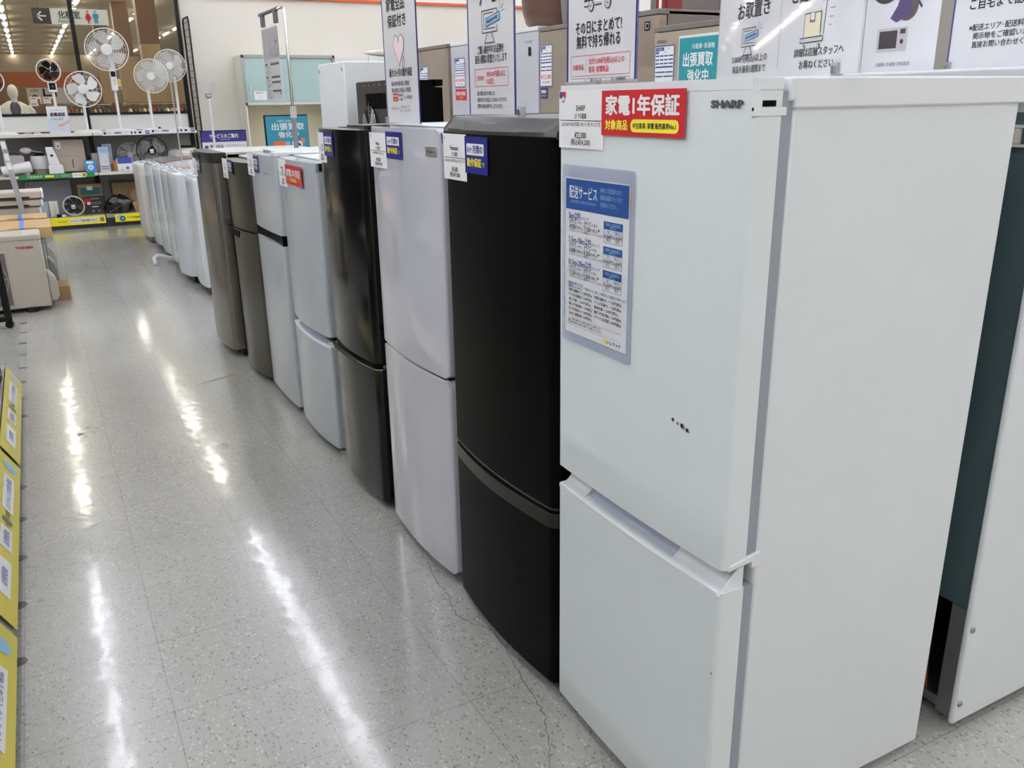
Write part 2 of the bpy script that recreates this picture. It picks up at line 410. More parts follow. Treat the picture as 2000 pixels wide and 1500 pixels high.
# ceiling lights of the shop
def lamp_row_fixture(x, y, mat_t, L, kindlabel, group):
    t = thing('fluorescent_ceiling_light', kindlabel, 'ceiling light', (x, y, CEIL), 0, group)
    h = MB(); h.box(-0.075, 0.075, -L/2, L/2, -0.03, 0.0, SHELF); h.build('housing', t, bevel=0.004)
    u = MB(); u.cyl((0, -L/2+0.04, -0.055), (0, L/2-0.04, -0.055), 0.017, mat_t, 10); u.build('tube', t)
    e = MB(); e.box(-0.02, 0.02, -L/2+0.01, -L/2+0.04, -0.08, -0.03, SHELF); e.build('end_cap', t)
    e = MB(); e.box(-0.02, 0.02, L/2-0.04, L/2-0.01, -0.08, -0.03, SHELF); e.build('end_cap', t)
    return t
ROWS = (-6.15, -4.17, -2.19, -0.2, 1.78, 3.76, 5.74, 7.7)
proto = lamp_row_fixture(0, 0, TUBE, 2.44, 'long white fluorescent ceiling light over the shop floor', 'shop ceiling lights'); first = True
for x in ROWS:
    for k in range(6):
        y = -2.7 + 2.5*k
        if y > 10.5: continue
        o = proto if first else copy_tree(proto); first = False
        o.location = (x, y, CEIL)
# warm lamps of the hall beyond the glass
first = True
for x in (-2.2, -0.2, 1.78, 3.74, 5.75):
    for k in range(22):
        y = 13.6 + 2.6*k + 0.02*k*k
        if first:
            m = MB(); m.box(-0.09, 0.09, -0.85, 0.85, -0.03, 0.0, SHELF); m.cyl((0, -.8, -.05), (0, .8, -.05), .03, HALLT, 10)
            p2 = tag(m.build('hall_ceiling_light'), 'warm fluorescent lamp on the hall ceiling beyond the glass', 'ceiling light', 'hall ceiling lights'); o = p2; first = False
        else: o = p2.copy(); COL.objects.link(o)
        o.location = (x, y, CEIL)

# ---------------------------------------------------------------- refrigerator builder
def door_mesh(mb, w, zlo, zhi, t, bulge, rplan, rc, mat, x0=None, x1=None, y_back=None):
    """door leaf: front bows out towards -y, corners rounded in plan (rplan) and in elevation (rc)"""
    hw = w/2; xs = set()
    for k in range(25): xs.add(round(-hw + w*k/24, 5))
    for k in range(1, 7):
        for r in (rplan, rc):
            if r > 0:
                d = r*(1-math.cos(PI/2*k/6)); xs.add(round(-hw+d, 5)); xs.add(round(hw-d, 5))
    xs = sorted(xs); vs = []; fs = []
    for x in xs:
        d = hw - abs(x); yf = -bulge*(1-(x/hw)**2)
        if rplan > 0 and d < rplan: yf += rplan - math.sqrt(max(0, rplan**2-(rplan-d)**2))
        zi = 0.0
        if rc > 0 and d < rc: zi = rc - math.sqrt(max(0, rc**2-(rc-d)**2))
        yf = min(yf, t-0.002)
        vs += [(x, yf, zlo+zi), (x, yf, zhi-zi), (x, t, zhi-zi), (x, t, zlo+zi)]
    n = len(xs)
    for i in range(n-1):
        a, b = 4*i, 4*(i+1)
        fs += [(a, b, b+1, a+1), (a+1, b+1, b+2, a+2), (a+2, b+2, b+3, a+3), (a+3, b+3, b, a)]
    fs += [(0, 1, 2, 3), (4*n-1, 4*n-2, 4*n-3, 4*n-4)]
    return mb.add(vs, fs, mat)

def fridge(label, xf, yc, w, depth, H, doors, bulge, rplan, rc, dm, bm, group='refrigerators along the aisle', dt=0.05, gap=0.012, gask=GASKET, cat='refrigerator', rotz=-PI/2, foot=0.022, top=True, gin=0.012, bodybev=0.006, name='refrigerator'):
    t = thing(name, label, cat, (xf, yc, 0), rotz, group)
    t['w'] = w; t['bulge'] = bulge
    b = MB(); b.box(-w/2+0.002, w/2-0.002, dt+gap, depth, foot, H-0.004 if top else H, bm); b.build('cabinet', t, bevel=bodybev)
    g = MB()
    for lo, hi in doors: g.box(-w/2+gin, w/2-gin, dt-0.001, dt+gap+0.001, lo+gin, hi-gin, gask)
    g.build('gasket', t)
    ds = []
    for lo, hi in doors:
        d = MB(); door_mesh(d, w, lo, hi, dt, bulge, rplan, rc, dm); ds.append(d.build('door', t, bevel=0.003))
    for sx in (-1, 1):
        for yy in (dt+0.06, depth-0.06):
            f = MB(); f.cyl((sx*(w/2-0.05), yy, 0), (sx*(w/2-0.05), yy, foot+0.002), 0.018, BLACK, 14); f.build('foot', t)
    return t, ds
def depth_at(t, u):
    if 'w' not in t: t = t.parent
    hw = t['w']/2; return -t['bulge']*(1-(u/hw)**2)
def logo(parent, body, u, z, h, mat, w=None, bold=0.0, back=None, yo=0.0, depth=None):
    d = depth_at(parent, u) if depth is None else depth
    m = MB(); m.text(body, 0, 0, h, mat, w=w, bold=bold, y=-0.0012)
    if back:
        m.text(body, 0, 0, h, back, w=w*1.02 if w else None, bold=bold+0.035, y=-0.0007)
    o = m.build('logo', parent, smooth=False); o.location = (u, d+yo, z)
    return o

# SHARP two door, nearest
F1, d1 = fridge('nearest white two-door refrigerator carrying a red warranty card and a delivery poster', 0.857, 1.1545, 0.500, 0.583, 1.344, [(0.598, 1.328), (0.036, 0.556)], 0.006, 0.008, 0, WHITE_D, WHITE, dt=0.050, gap=0.022, gin=0.003)
def cove(parent, w, zt, h, bulge, pocket, mat, mat2, y1=0.052):
    """scooped grip along the top edge of a lower door, with a deeper pocket in the middle"""
    def prof(deep):
        p = [(0.0, zt-0.004), (0.0, zt+0.001), (0.003, zt+0.003)]
        k = 8
        for i in range(1, k+1):
            a = PI/2*i/k; p.append((0.006 + (0.030+deep)*math.sin(a), zt + 0.001 - deep*0.25*math.sin(2*a) + h*(1-math.cos(a))))
        p += [(y1, zt+h), (y1, zt-0.02), (0.004, zt-0.02)]
        return p
    hw = w/2
    cuts = [(-hw, pocket[0], 0.0, mat), (pocket[0], pocket[1], 0.012, mat2), (pocket[1], hw-0.004, 0.0, mat)]
    m = MB()
    for a, b, deep, mt in cuts:
        n = 8; pr = prof(deep); vs = []; fs = []; k = len(pr)
        for i in range(n+1):
            x = a + (b-a)*i/n; dy = -bulge*(1-(x/hw)**2)
            vs += [(x, min(py + dy*(1-py/y1), y1), pz) for py, pz in pr]
        lip = []
        for i in range(n):
            for j in range(k): (lip if j < 3 or j > k-3 else fs).append((i*k+j, i*k+(j+1) % k, (i+1)*k+(j+1) % k, (i+1)*k+j))
        fs += [tuple(range(k)), tuple(range(n*k, (n+1)*k))[::-1]]
        m.add(vs, fs, mt); m.add(vs, lip, mat)
    return m.build('handle', parent, angle=50)
cove(d1[1], 0.494, 0.554, 0.041, 0.007, (-0.165, 0.115), WHITE_P, LILAC)
m = MB()   # rounded end cap of the scoop and hinge at the near side
m.prism([(-0.004,0.552),(0.004,0.545),(0.050,0.551),(0.050,0.594),(0.038,0.592),(0.022,0.578),(0.010,0.562)], 0.243, 0.2475, 'x', WHITE_P)
m.build('end_cap', d1[1], bevel=0.0012)
m = MB(); m.box(0.200, 0.246, 0.016, 0.075, 0.5955, 0.5980, STEEL); m.cyl((0.226, 0.026, 0.588), (0.226, 0.026, 0.600), 0.012, WHITE_P, 18)
m.hexa([(0.2455,0.010,0.5945),(0.2525,0.012,0.5945),(0.2525,0.080,0.602),(0.2455,0.080,0.602),(0.2455,0.012,0.6035),(0.2525,0.016,0.6045),(0.2525,0.080,0.615),(0.2455,0.080,0.615)], WHITE_P)
m.box(0.2455, 0.2515, 0.062, 0.078, 0.588, 0.604, WHITE_P)
m.build('hinge', F1, bevel=0.0015)
m = MB()   # top cap, and the trim that wraps the door head
m.box(-0.252, 0.252, 0.072, 0.597, 1.302, 1.344, WHITE_P); m.box(-0.250, 0.2508, 0.062, 0.16, 1.312, 1.3435, WHITE_P)
m.build('top_cover', F1, bevel=0.003)
m = MB(); door_mesh(m, 0.502, 1.3275, 1.3425, 0.050, 0.007, 0.008, 0, WHITE_P)
m.box(0.2455, 0.2505, -0.001, 0.010, 1.300, 1.3285, WHITE_P); m.box(0.2462, 0.2512, -0.001, 0.058, 1.2935, 1.3045, WHITE_P)
m.build('door_trim', d1[0], bevel=0.0015)
m = MB(); m.box(0.2485, 0.2508, 0.014, 0.038, 1.3055, 1.3135, BLACKS); m.build('hinge_slot', d1[0])
logo(d1[0], 'SHARP', 0.200, 1.3095, 0.0135, M('logo_grey', (98, 98, 98), 0.4, var=0), w=0.062, bold=0.03, back=M('logo_shadow_black', (36, 36, 36), 0.5, var=0)).location.y = -0.0033
m = MB()   # scuffs on the enamel
for u, z, a in ((0.0,0,0.0032),(0.012,-0.003,0.0025),(0.0235,-0.0035,0.0042),(0.0265,-0.005,0.003),(0.036,-0.007,0.0035),(0.0405,-0.009,0.0015),(0.128,-0.412,0.002)):
    m.disc(u, z, a, M('scuff_black', (34, 34, 34), 0.6, var=0) if a > 0.003 else M('scuff_grey', (96, 98, 96), 0.6, var=0), 0, 10)
o = m.build('scuff', d1[0], smooth=False); o.location = (0.118, -0.0056, 0.817); o.rotation_euler.z = 0.012
F1['w'] = 0.500

# matte black-brown two door
F2, d2 = fridge('matte dark brown two-door refrigerator between the two big white ones', 0.858, 1.675, 0.508, 0.57, 1.282, [(0.482, 1.252), (0.036, 0.434)], 0.020, 0.02, 0, BLACKM, BLACKS, gask=DKGASKET)
m = MB(); door_mesh(m, 0.512, 0.434, 0.468, 0.05, 0.026, 0.024, 0, HANDLEBR); m.build('handle', d2[1], bevel=0.003)
m = MB(); door_mesh(m, 0.506, 0.468, 0.481, 0.05, 0.004, 0.02, 0, BLACKS); m.build('grip_recess', d2[1])
m = MB(); door_mesh(m, 0.508, 0.477, 0.4825, 0.05, 0.021, 0.02, 0, DARKLID); m.build('door_trim', d2[0])
m = MB()
n = 24; vs = []; fs = []
for i in range(n+1):
    x = -0.257 + 0.514*i/n; q = 1-(x/0.257)**2
    vs += [(x, 0.002-0.022*q, 1.250), (x, 0.004-0.023*q, 1.260), (x, 0.030-0.020*q, 1.286), (x, 0.56, 1.286), (x, 0.56, 1.250)]
for i in range(n): fs += [(5*i+j, 5*i+(j+1) % 5, 5*i+5+(j+1) % 5, 5*i+5+j) for j in range(5)]
fs += [(0,1,2,3,4), tuple(range(5*n, 5*n+5))[::-1]]
m.add(vs, fs, DARKLID); m.build('top_cover', F2, bevel=0.002)
o = logo(F2, 'Panasonic', -0.01, 1.2745, 0.0125, M('logo_pale_grey', (120, 120, 116), 0.4, var=0), w=0.066, bold=0.01); o.location.y = -0.0045; o.rotation_euler.x = R(-44)
# glossy white two door
F3, d3 = fridge('glossy white two-door refrigerator with a small square silver badge', 0.862, 2.212, 0.490, 0.57, 1.260, [(0.622, 1.256), (0.034, 0.613)], 0.018, 0.012, 0.022, WHITE_G, WHITE, gask=DKGASKET)
m = MB(); m.box(-0.0275, 0.0275, -0.003, 0.002, -0.0135, 0.0135, ALU); o = m.build('badge', d3[0], bevel=0.002); uu = 0.205; o.location = (uu, depth_at(F3, uu)+0.0005, 1.203); o.rotation_euler.z = math.atan(2*0.018*uu/0.245**2)
m = MB(); m.text('Haier', 0, 0, 0.011, INK, w=0.032, y=-0.0034); o2 = m.build('logo', o, smooth=False)
m = MB(); m.box(-0.243, 0.243, 0.058, 0.566, 1.2555, 1.2605, WHITE_P); m.build('top_cover', F3, bevel=0.002)
m = MB(); door_mesh(m, 0.45, 0.6125, 0.6165, 0.048, 0.012, 0.012, 0, CHROME); m.build('door_trim', d3[1])
# glossy black metallic two door
F4, d4 = fridge('glossy black metallic two-door refrigerator with curved doors', 0.857, 2.746, 0.448, 0.56, 1.247, [(0.520, 1.242), (0.034, 0.500)], 0.022, 0.02, 0, BLACKG, BLACKS, gask=DKGASKET)
m = MB(); door_mesh(m, 0.442, 0.500, 0.521, 0.05, 0.012, 0.02, 0, BLACKS)
m.prism([(-0.20,0.507),(0.10,0.507),(0.05,0.488),(-0.15,0.488)], -0.0245, -0.018, 'y', BLACK); m.build('grip_recess', d4[1])
m = MB(); door_mesh(m, 0.448, 0.4985, 0.5015, 0.05, 0.0235, 0.02, 0, CHROME); m.build('door_trim', d4[1])
m = MB(); m.box(0.19, 0.222, 0.02, 0.075, 0.503, 0.514, STEEL); m.build('hinge', F4, bevel=0.002)
m = MB(); m.box(0.19, 0.222, 0.02, 0.105, 1.2425, 1.256, BLACK); m.box(-0.222, 0.222, 0.1, 0.556, 1.2425, 1.250, DARKLID); m.build('top_cover', F4, bevel=0.002)
# bluish white two door with red card
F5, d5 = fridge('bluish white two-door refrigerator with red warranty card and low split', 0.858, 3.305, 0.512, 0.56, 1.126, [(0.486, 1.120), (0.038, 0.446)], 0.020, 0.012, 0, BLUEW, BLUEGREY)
cove(d5[1], 0.512, 0.446, 0.034, 0.021, (-0.20, 0.19), WHITE_P, LILAC)
m = MB(); m.box(0.235, 0.256, 0.0, 0.075, 1.089, 1.1195, BLUEGREY); m.build('hinge', F5, bevel=0.002)
m = MB(); m.box(0.19, 0.25, 0.005, 0.07, 0.469, 0.477, BLACK); m.build('hinge', F5, bevel=0.002)
m = MB(); m.cyl((0.225, 0.03, 0), (0.225, 0.03, 0.02), 0.016, CHROME, 16); m.build('foot', F5, bevel=0.001)
logo(d5[0], 'Panasonic', 0.13, 1.081, 0.012, M('logo_mid_grey', (110, 116, 120), 0.4, var=0), w=0.055)
m = MB(); m.box(-0.254, 0.254, 0.06, 0.556, 1.119, 1.1255, WHITE_P); m.build('top_cover', F5, bevel=0.002)
# white two door, black grip gap
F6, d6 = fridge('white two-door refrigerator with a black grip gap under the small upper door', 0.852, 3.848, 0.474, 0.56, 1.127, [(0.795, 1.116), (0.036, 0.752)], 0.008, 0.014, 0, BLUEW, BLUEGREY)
m = MB(); door_mesh(m, 0.470, 0.752, 0.796, 0.049, -0.012, 0.0, 0, BLACKS); m.build('grip_recess', d6[1])
logo(d6[0], 'Hisense', 0.09, 1.043, 0.016, M('logo_dark_grey', (70, 76, 84), 0.4, var=0), w=0.065, bold=0.01)
m = MB(); m.box(-0.236, 0.236, 0.06, 0.556, 1.1225, 1.1285, WHITE_P); m.box(0.16, 0.23, 0.0, 0.12, 1.117, 1.133, WHITE_P); m.build('top_cover', F6, bevel=0.002)
# warm grey metal two door
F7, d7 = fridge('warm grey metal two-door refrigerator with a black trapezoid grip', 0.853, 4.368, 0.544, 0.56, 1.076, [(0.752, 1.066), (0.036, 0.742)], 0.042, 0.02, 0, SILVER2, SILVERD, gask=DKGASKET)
m = MB(); m.prism([(-0.225,0.738),(0.07,0.738),(0.045,0.703),(-0.19,0.703)], -0.0435, -0.012, 'y', BLACKS); m.build('grip_recess', d7[1], bevel=0.002)
m = MB(); m.box(0.18, 0.262, 0.0, 0.075, 0.743, 0.751, DARKLID); m.build('hinge', F7, bevel=0.002)
m = MB(); m.box(-0.268, 0.268, 0.06, 0.556, 1.068, 1.078, TOPLITE); m.build('top_cover', F7, bevel=0.002)
# tall single door grey upright
F8, d8 = fridge('grey metal single-door upright freezer at the far end of the refrigerator row', 0.790, 4.966, 0.548, 0.58, 1.088, [(0.045, 1.036)], 0.028, 0.02, 0, SILVER, SILVERD, gask=DKGASKET, cat='freezer', name='upright_freezer', dt=0.06)
m = MB(); door_mesh(m, 0.550, 1.038, 1.088, 0.07, 0.030, 0.02, 0, DARKLID); m.box(-0.272, 0.272, 0.072, 0.575, 1.05, 1.0885, TOPLITE); m.build('top_cover', F8, bevel=0.003)
m = MB(); m.rect(-0.13, 0.07, 1.052, 1.076, BLACK, -0.0325); m.text('Haier', -0.09, 1.064, 0.012, INKG, w=0.035, y=-0.0332); m.disc(0.045, 1.064, 0.003, CHROME, -0.0333); m.build('control_panel', F8, smooth=False)
m = MB(); m.box(-0.27, 0.27, 0.045, 0.56, 0.012, 0.045, BLACK); m.build('kick_plate', F8, bevel=0.002)

# ---------------------------------------------------------------- cards on the refrigerators
def on_door(o, fr, u0, u1, ztop, off=0.0015):
    """a flat card facing the same way as the door, its local x running 0..width from its left edge"""
    dmin = min(depth_at(fr, u0 + (u1-u0)*k/6) for k in range(7))
    base = Matrix.Translation(fr.location) @ Matrix.Rotation(fr.rotation_euler.z, 4, 'Z')
    o.location = base @ Vector((u0, dmin - off, ztop)); o.rotation_euler.z = fr.rotation_euler.z
    return o
def card_span(fr, y0, y1, zt, zb):
    s = (fr.location.x - fr['bulge']*0.8)/0.87
    return y0*s, y1*s, 1.318-(1.318-zt)*s, 1.318-(1.318-zb)*s
def uy(fr, y): return fr.location.y - y
def price_tag(fr, y0, y1, zt, zb, maker, model, price, taxed, label, extra=0.001, badge=False, group='white price cards on the aisle refrigerators'):
    y0, y1, zt, zb = card_span(fr, y0, y1, zt, zb)
    W, H = y0-y1, zt-zb; m = MB()
    m.box(0, W, -0.0004, 0.0004, -H, 0, PAPER); c = W/2; y = -0.0008
    m.text(maker, c, -H*0.30, H*0.135, INK, y=y, w=W*0.04*max(4, len(maker)), bold=.012); m.text('2ﾄﾞｱ冷蔵庫', c, -H*0.44, H*0.105, INK, y=y, w=W*0.26, bold=.008)
    m.line([(W*0.03, -H*0.515), (W*0.97, -H*0.515)], H*0.012, INK, y)
    m.text(model, c, -H*0.58, H*0.085, INK, y=y, maxw=W*0.86)
    m.text(price, c, -H*0.765, H*0.15, INK, y=y, w=W*0.26, bold=0.012); m.text(taxed, c, -H*0.885, H*0.125, INK, y=y, w=W*0.44, bold=0.008)
    if badge:
        m.rect(W*0.01, W*0.08, -H*0.13, -H*0.02, BLUE2, y); m.rect(W*0.08, W*0.16, -H*0.13, -H*0.02, RED, y); m.disc(W*0.10, -H*0.15, W*0.04, INKG, y+0.0001); m.disc(W*0.10, -H*0.14, W*0.028, INKW, y-0.0001)
    else:
        m.line([(W*0.07,-H*0.07),(W*0.09,-H*0.1),(W*0.07,-H*0.13),(W*0.06,-H*0.1)], W*0.01, INKG, y, True)
    o = m.build('price_card', smooth=False); tag(o, label, 'price card', group)
    on_door(o, fr, uy(fr, y0), uy(fr, y1), zt, extra); return o
def blue_card(fr, y0, y1, zt, zb, label, extra=0.002):
    y0, y1, zt, zb = card_span(fr, y0, y1, zt, zb)
    W, H = y0-y1, zt-zb; m = MB(); y = -0.0012
    m.box(0, W, -0.0007, 0.0007, -H, 0, BLUE)
    m.rrect(W*0.09, W*0.86, -H*0.50, -H*0.19, H*0.03, INKW, y); m.text('6ヶ月間の', W*0.475, -H*0.345, H*0.24, BLUE, y=y-0.0004, maxw=W*0.68, bold=0.018)
    m.text('動作保証', W*0.42, -H*0.70, H*0.25, YELLOWT, y=y, w=W*0.64, bold=0.025); m.text('付', W*0.83, -H*0.73, H*0.15, YELLOWT, y=y, maxw=W*0.13, bold=0.01)
    o = m.build('warranty_card', smooth=False); tag(o, label, 'warranty card', 'blue six month warranty cards')
    on_door(o, fr, uy(fr, y0), uy(fr, y1), zt, extra); return o
def red_card(fr, y0, y1, zt, zb, label, full, extra=0.002):
    y0, y1, zt, zb = card_span(fr, y0, y1, zt, zb)
    W, H = y0-y1, zt-zb; m = MB(); y = -0.0012
    m.box(0, W, -0.0007, 0.0007, -H, 0, RED)
    if full:
        m.text('家電1年保証', W*0.5, -H*0.335, H*0.46, INKW, y=y, w=W*0.88, bold=0.034)
        m.text('対象商品', W*0.20, -H*0.765, H*0.24, YELLOWT, y=y, w=W*0.29, bold=0.035)
        m.rrect(W*0.385, W*0.945, -H*0.91, -H*0.63, H*0.13, YELLOWT, y); m.text('中古家具･家電 販売業界No.1', W*0.665, -H*0.77, H*0.135, INK, y=y-0.0004, w=W*0.50, bold=0.02)
    else:
        m.text('家電1年保証', W*0.5, -H*0.40, H*0.42, INKW, y=y, w=W*0.86, bold=0.02); m.text('対象商品', W*0.5, -H*0.76, H*0.2, YELLOWT, y=y, w=W*0.36, bold=0.02)
        m.line([(W*.12,-H*.76),(W*.28,-H*.76)], H*.015, YELLOWT, y); m.line([(W*.72,-H*.76),(W*.88,-H*.76)], H*.015, YELLOWT, y)
    o = m.build('warranty_card', smooth=False); tag(o, label, 'warranty card', 'red one year warranty cards')
    on_door(o, fr, uy(fr, y0), uy(fr, y1), zt, extra); return o
price_tag(F1, 1.424, 1.278, 1.334, 1.234, 'SHARP', 'SJ-D18J-W 2023年製 179L ｷｽﾞ有 ｸﾘｰﾆﾝｸﾞ済', '¥22,000', '(税込¥24,200)', 'white price card of 22,000 yen on the nearest white refrigerator', badge=True)
red_card(F1, 1.278, 1.057, 1.332, 1.260, 'red one year warranty card on the nearest white refrigerator', True, 0.004)
price_tag(F2, 1.958, 1.831, 1.247, 1.142, 'Panasonic', 'NR-B17BW-T 2018年製 168L ｷｽﾞ有 ｸﾘｰﾆﾝｸﾞ済', '¥16,000', '(税込¥17,600)', 'white price card of 16,000 yen on the matte dark brown refrigerator')
blue_card(F2, 1.828, 1.715, 1.244, 1.163, 'navy six month warranty card on the dark brown refrigerator')
m = MB(); m.poly([(0,0),(0.024,-0.006),(0.028,-0.02),(0.006,-0.024)], BLUE2); o = m.build('folded_sticker', smooth=False); tag(o, 'small folded blue sticker at the top left corner of the dark brown refrigerator', 'sticker'); on_door(o, F2, -0.252, -0.228, 1.249, 0.006)
price_tag(F3, 2.485, 2.348, 1.238, 1.141, 'Haier', 'JR-NF148B 2021年製 148L', '¥9,000', '(税込¥9,900)', 'white price card on the glossy white refrigerator with the silver badge')
blue_card(F3, 2.343, 2.223, 1.243, 1.172, 'navy six month warranty card on the glossy white refrigerator')
price_tag(F4, 3.021, 2.936, 1.226, 1.128, '', '2020年製', '¥9,000', '(税込¥9,900)', 'white price card on the glossy black refrigerator')
blue_card(F4, 2.938, 2.838, 1.229, 1.152, 'navy six month warranty card on the glossy black refrigerator')
price_tag(F5, 3.626, 3.506, 1.110, 1.004, 'Panasonic', 'NR-B14 2022年製 138L', '¥16,000', '(税込¥17,600)', 'white price card beside the red card on the bluish white refrigerator')
red_card(F5, 3.502, 3.268, 1.094, 1.020, 'red one year warranty card on the bluish white refrigerator further along', False)
price_tag(F6, 4.228, 4.099, 1.106, 1.008, 'Hisense', 'HR-B12 2021年製 120L', '¥9,000', '(税込¥9,900)', 'white price card on the white refrigerator with the black grip gap')
blue_card(F6, 4.083, 3.986, 1.102, 1.029, 'navy six month warranty card on the white refrigerator with the black grip gap')
price_tag(F7, 4.823, 4.693, 1.056, 0.957, 'ハイアール', 'JR-N130 2019年製', '¥8,000', '(税込¥8,800)', 'white price card on the warm grey two-door refrigerator')
blue_card(F7, 4.674, 4.559, 1.056, 0.986, 'navy six month warranty card on the warm grey two-door refrigerator')
price_tag(F8, 5.837, 5.71, 1.012, 0.904, 'Haier', 'JF-NUF 2020年製', '¥9,000', '(税込¥9,900)', 'white price card on the grey upright freezer')
blue_card(F8, 5.687, 5.56, 1.007, 0.932, 'navy six month warranty card on the grey upright freezer')

# delivery price poster in a soft card case on the nearest refrigerator
t = thing('delivery_poster', 'blue and white delivery price poster in a soft clear case on the nearest refrigerator', 'poster')
W, H = 0.222, 0.329; PW, PH = 0.200, 0.289; px = (W-PW)/2 - 0.001; pz = -0.022
m = MB(); m.box(px, px+PW, -0.0003, 0.0003, pz-PH, pz, PAPERC); y = -0.0008
X = lambda a: px + PW*a
Z = lambda a: pz - PH*a
m.rect(X(0.01), X(0.99), Z(0.195), Z(0.008), BLUE2, y); y2 = y-0.0003
m.text('配送サービス', X(.07), Z(.088), .0245, INKW, w=PW*.45, align='L', bold=.012, y=y2)
m.text('お届け先の地域によって配送できない場合があります', X(.09), Z(.145), .0062, LBLUE, w=PW*.42, align='L', y=y2)
for i, s in enumerate(('有料にて配送承ります。', '詳細は店舗スタッフまで', 'お問合せください。')): m.text(s, X(.57), Z(.055+.042*i), .0092, LBLUE, align='L', y=y2, w=PW*(.33 if i < 2 else .25))
rowd = [('5km以内', '4,950', '7,150', '8,200', '10,450', .235), ('5.1km-10km以内', '6,000', '8,250', '10,450', '12,650', .385), ('10.1km-20km以内', '7,150', '9,350', '12,650', '14,850', .53)]
for ttl, a, b, c_, d_, zz in rowd:
    wt = {0: .19, 1: .37, 2: .38}[rowd.index((ttl, a, b, c_, d_, zz))]
    m.text(ttl, X(.06), Z(zz), .0155, BLUET, w=PW*wt, align='L', bold=.012, y=y); m.text('のエリア', X(.075+wt), Z(zz+.008), .0065, BLUET, align='L', y=y)
    for k, (nm, pr) in enumerate((('小サイズ', a), ('大サイズ', b))):
        x0 = .07 + .245*k
        m.text(nm, X(x0), Z(zz+.036), .0105, INK, w=PW*.115, align='L', bold=.008, y=y); m.text('の場合', X(x0+.125), Z(zz+.038), .006, INKG, align='L', y=y)
        m.text(pr, X(x0), Z(zz+.068), .0115, INK, w=PW*.10, align='L', bold=.012, y=y); m.text('円(税込)', X(x0+.105), Z(zz+.070), .0068, INK, align='L', y=y)
        m.text('※大型家具 3.5万円以上は別途', X(x0), Z(zz+.093), .0046, INKG, align='L', y=y)
    m.line([(X(.295), Z(zz+.03)), (X(.295), Z(zz+.095))], .0005, INKG, y)
    m.poly([(X(.545), Z(zz+.052)), (X(.57), Z(zz+.061)), (X(.545), Z(zz+.070))], INK, y)
    m.rect(X(.63), X(.91), Z(zz+.043), Z(zz-.002), BLUE2, y); m.frame(X(.63), X(.91), Z(zz+.122), Z(zz-.002), .0006, BLUET, y)
    m.text('冷蔵庫･洗濯機設置込', X(.77), Z(zz+.014), .0062, LBLUE, y=y2, maxw=PW*.24); m.text('2階以上', X(.77), Z(zz+.030), .0055, LBLUE, y=y2)
    for k, (q, s) in enumerate(((c_, '1階'), (d_, '2階以上'))):
        xx = .70 + .14*k; m.frame(X(xx-.055), X(xx+.05), Z(zz+.067), Z(zz+.05), .0003, BLUET, y); m.text(s, X(xx), Z(zz+.0585), .0048, BLUET, y=y)
        m.text(q+'円', X(xx), Z(zz+.086), .0085, INK, y=y, maxw=PW*.125, bold=.01); m.text('(税込)', X(xx), Z(zz+.106), .005, INK, y=y)
m.frame(X(.05), X(.30), Z(.694), Z(.662), .0008, BLUET, y); m.text('配送オプション', X(.175), Z(.678), .0092, BLUET, y=y, maxw=PW*.22, bold=.01); m.text('で組合せると楽しい商品および配送作業をいたします。', X(.33), Z(.682), .0062, BLUET, align='L', y=y)
for i, (a, b) in enumerate((('･標準洗濯機取付 + 2,200円(税込)', '･衣類洗濯機 外し + 1,100円(税込)'), ('･ドラム式洗濯機取付 + 5,500円(税込)', '･ドラム式洗濯機 外し + 3,300円(税込)'), ('･階上作業 + 2,200円(税込)', '･解体作業 + 2,200円(税込)'), ('･階段上げ作業(1階毎) + 1,100円(税込)', '･階段下げ作業(1階毎) + 1,100円(税込)'), ('･吊上げ作業(2階のみ) + 22,000円(税込)', '･リサイクル品引取費 + 4,400円(税込)'), ('･10km以上遠隔配送費 + 3,300円(税込)', ''))):
    m.text(a, X(.06), Z(.714+.031*i), .0068, INK, align='L', y=y, maxw=PW*.40, bold=.006)
    if b: m.text(b, X(.49), Z(.714+.031*i), .0068, INK, align='L', y=y, maxw=PW*.43, bold=.006)
m.line([(X(.05), Z(.893)), (X(.92), Z(.893))], .0004, INKG, y); m.line([(X(.05), Z(.945)), (X(.92), Z(.945))], .0004, INKG, y)
m.poly([(X(.055), Z(.922)), (X(.10), Z(.922)), (X(.0775), Z(.900))], M('warning_ochre', (214, 150, 40), 0.5, var=0), y); m.text('!', X(.0775), Z(.914), .007, INK, y=y2); m.text('ご注意', X(.0775), Z(.931), .005, INK, y=y)
for i, s in enumerate(('※配送地域･運送状況によりお時間のご指定ができない場合がございます。', '※繁忙期など受付をお断りする場合がございます。')): m.text(s, X(.12), Z(.907+.02*i), .0052, INK, align='L', y=y, maxw=PW*.5)
m.rrect(X(.66), X(.70), Z(.985), Z(.957), .002, YELLOW, y); m.text('トレファク', X(.72), Z(.971), .0088, INK, align='L', y=y, w=PW*.2, bold=.02)
m.build('printed_sheet', t, smooth=False)
m = MB(); r = .007
out = []
for cx, cz, a0 in ((W-r, -H+r, -90), (W-r, -r, 0), (r, -r, 90), (r, -H+r, 180)):
    for i in range(6): a = R(a0+18*i); out.append((cx+r*math.cos(a), cz+r*math.sin(a)))
inn = [(X(1)+.001, Z(1)-.001), (X(1)+.001, Z(0)+.001), (X(0)-.001, Z(0)+.001), (X(0)-.001, Z(1)-.001)]
for q in range(4):     # welded border of the case
    a = out[q*6:(q+1)*6]; b = out[((q+1) % 4)*6]
    poly = a + [b, inn[(q+1) % 4], inn[q]]
    m.prism(poly, -0.0012, 0.0006, 'y', SLEEVE)
m.build('card_case', t, smooth=False)
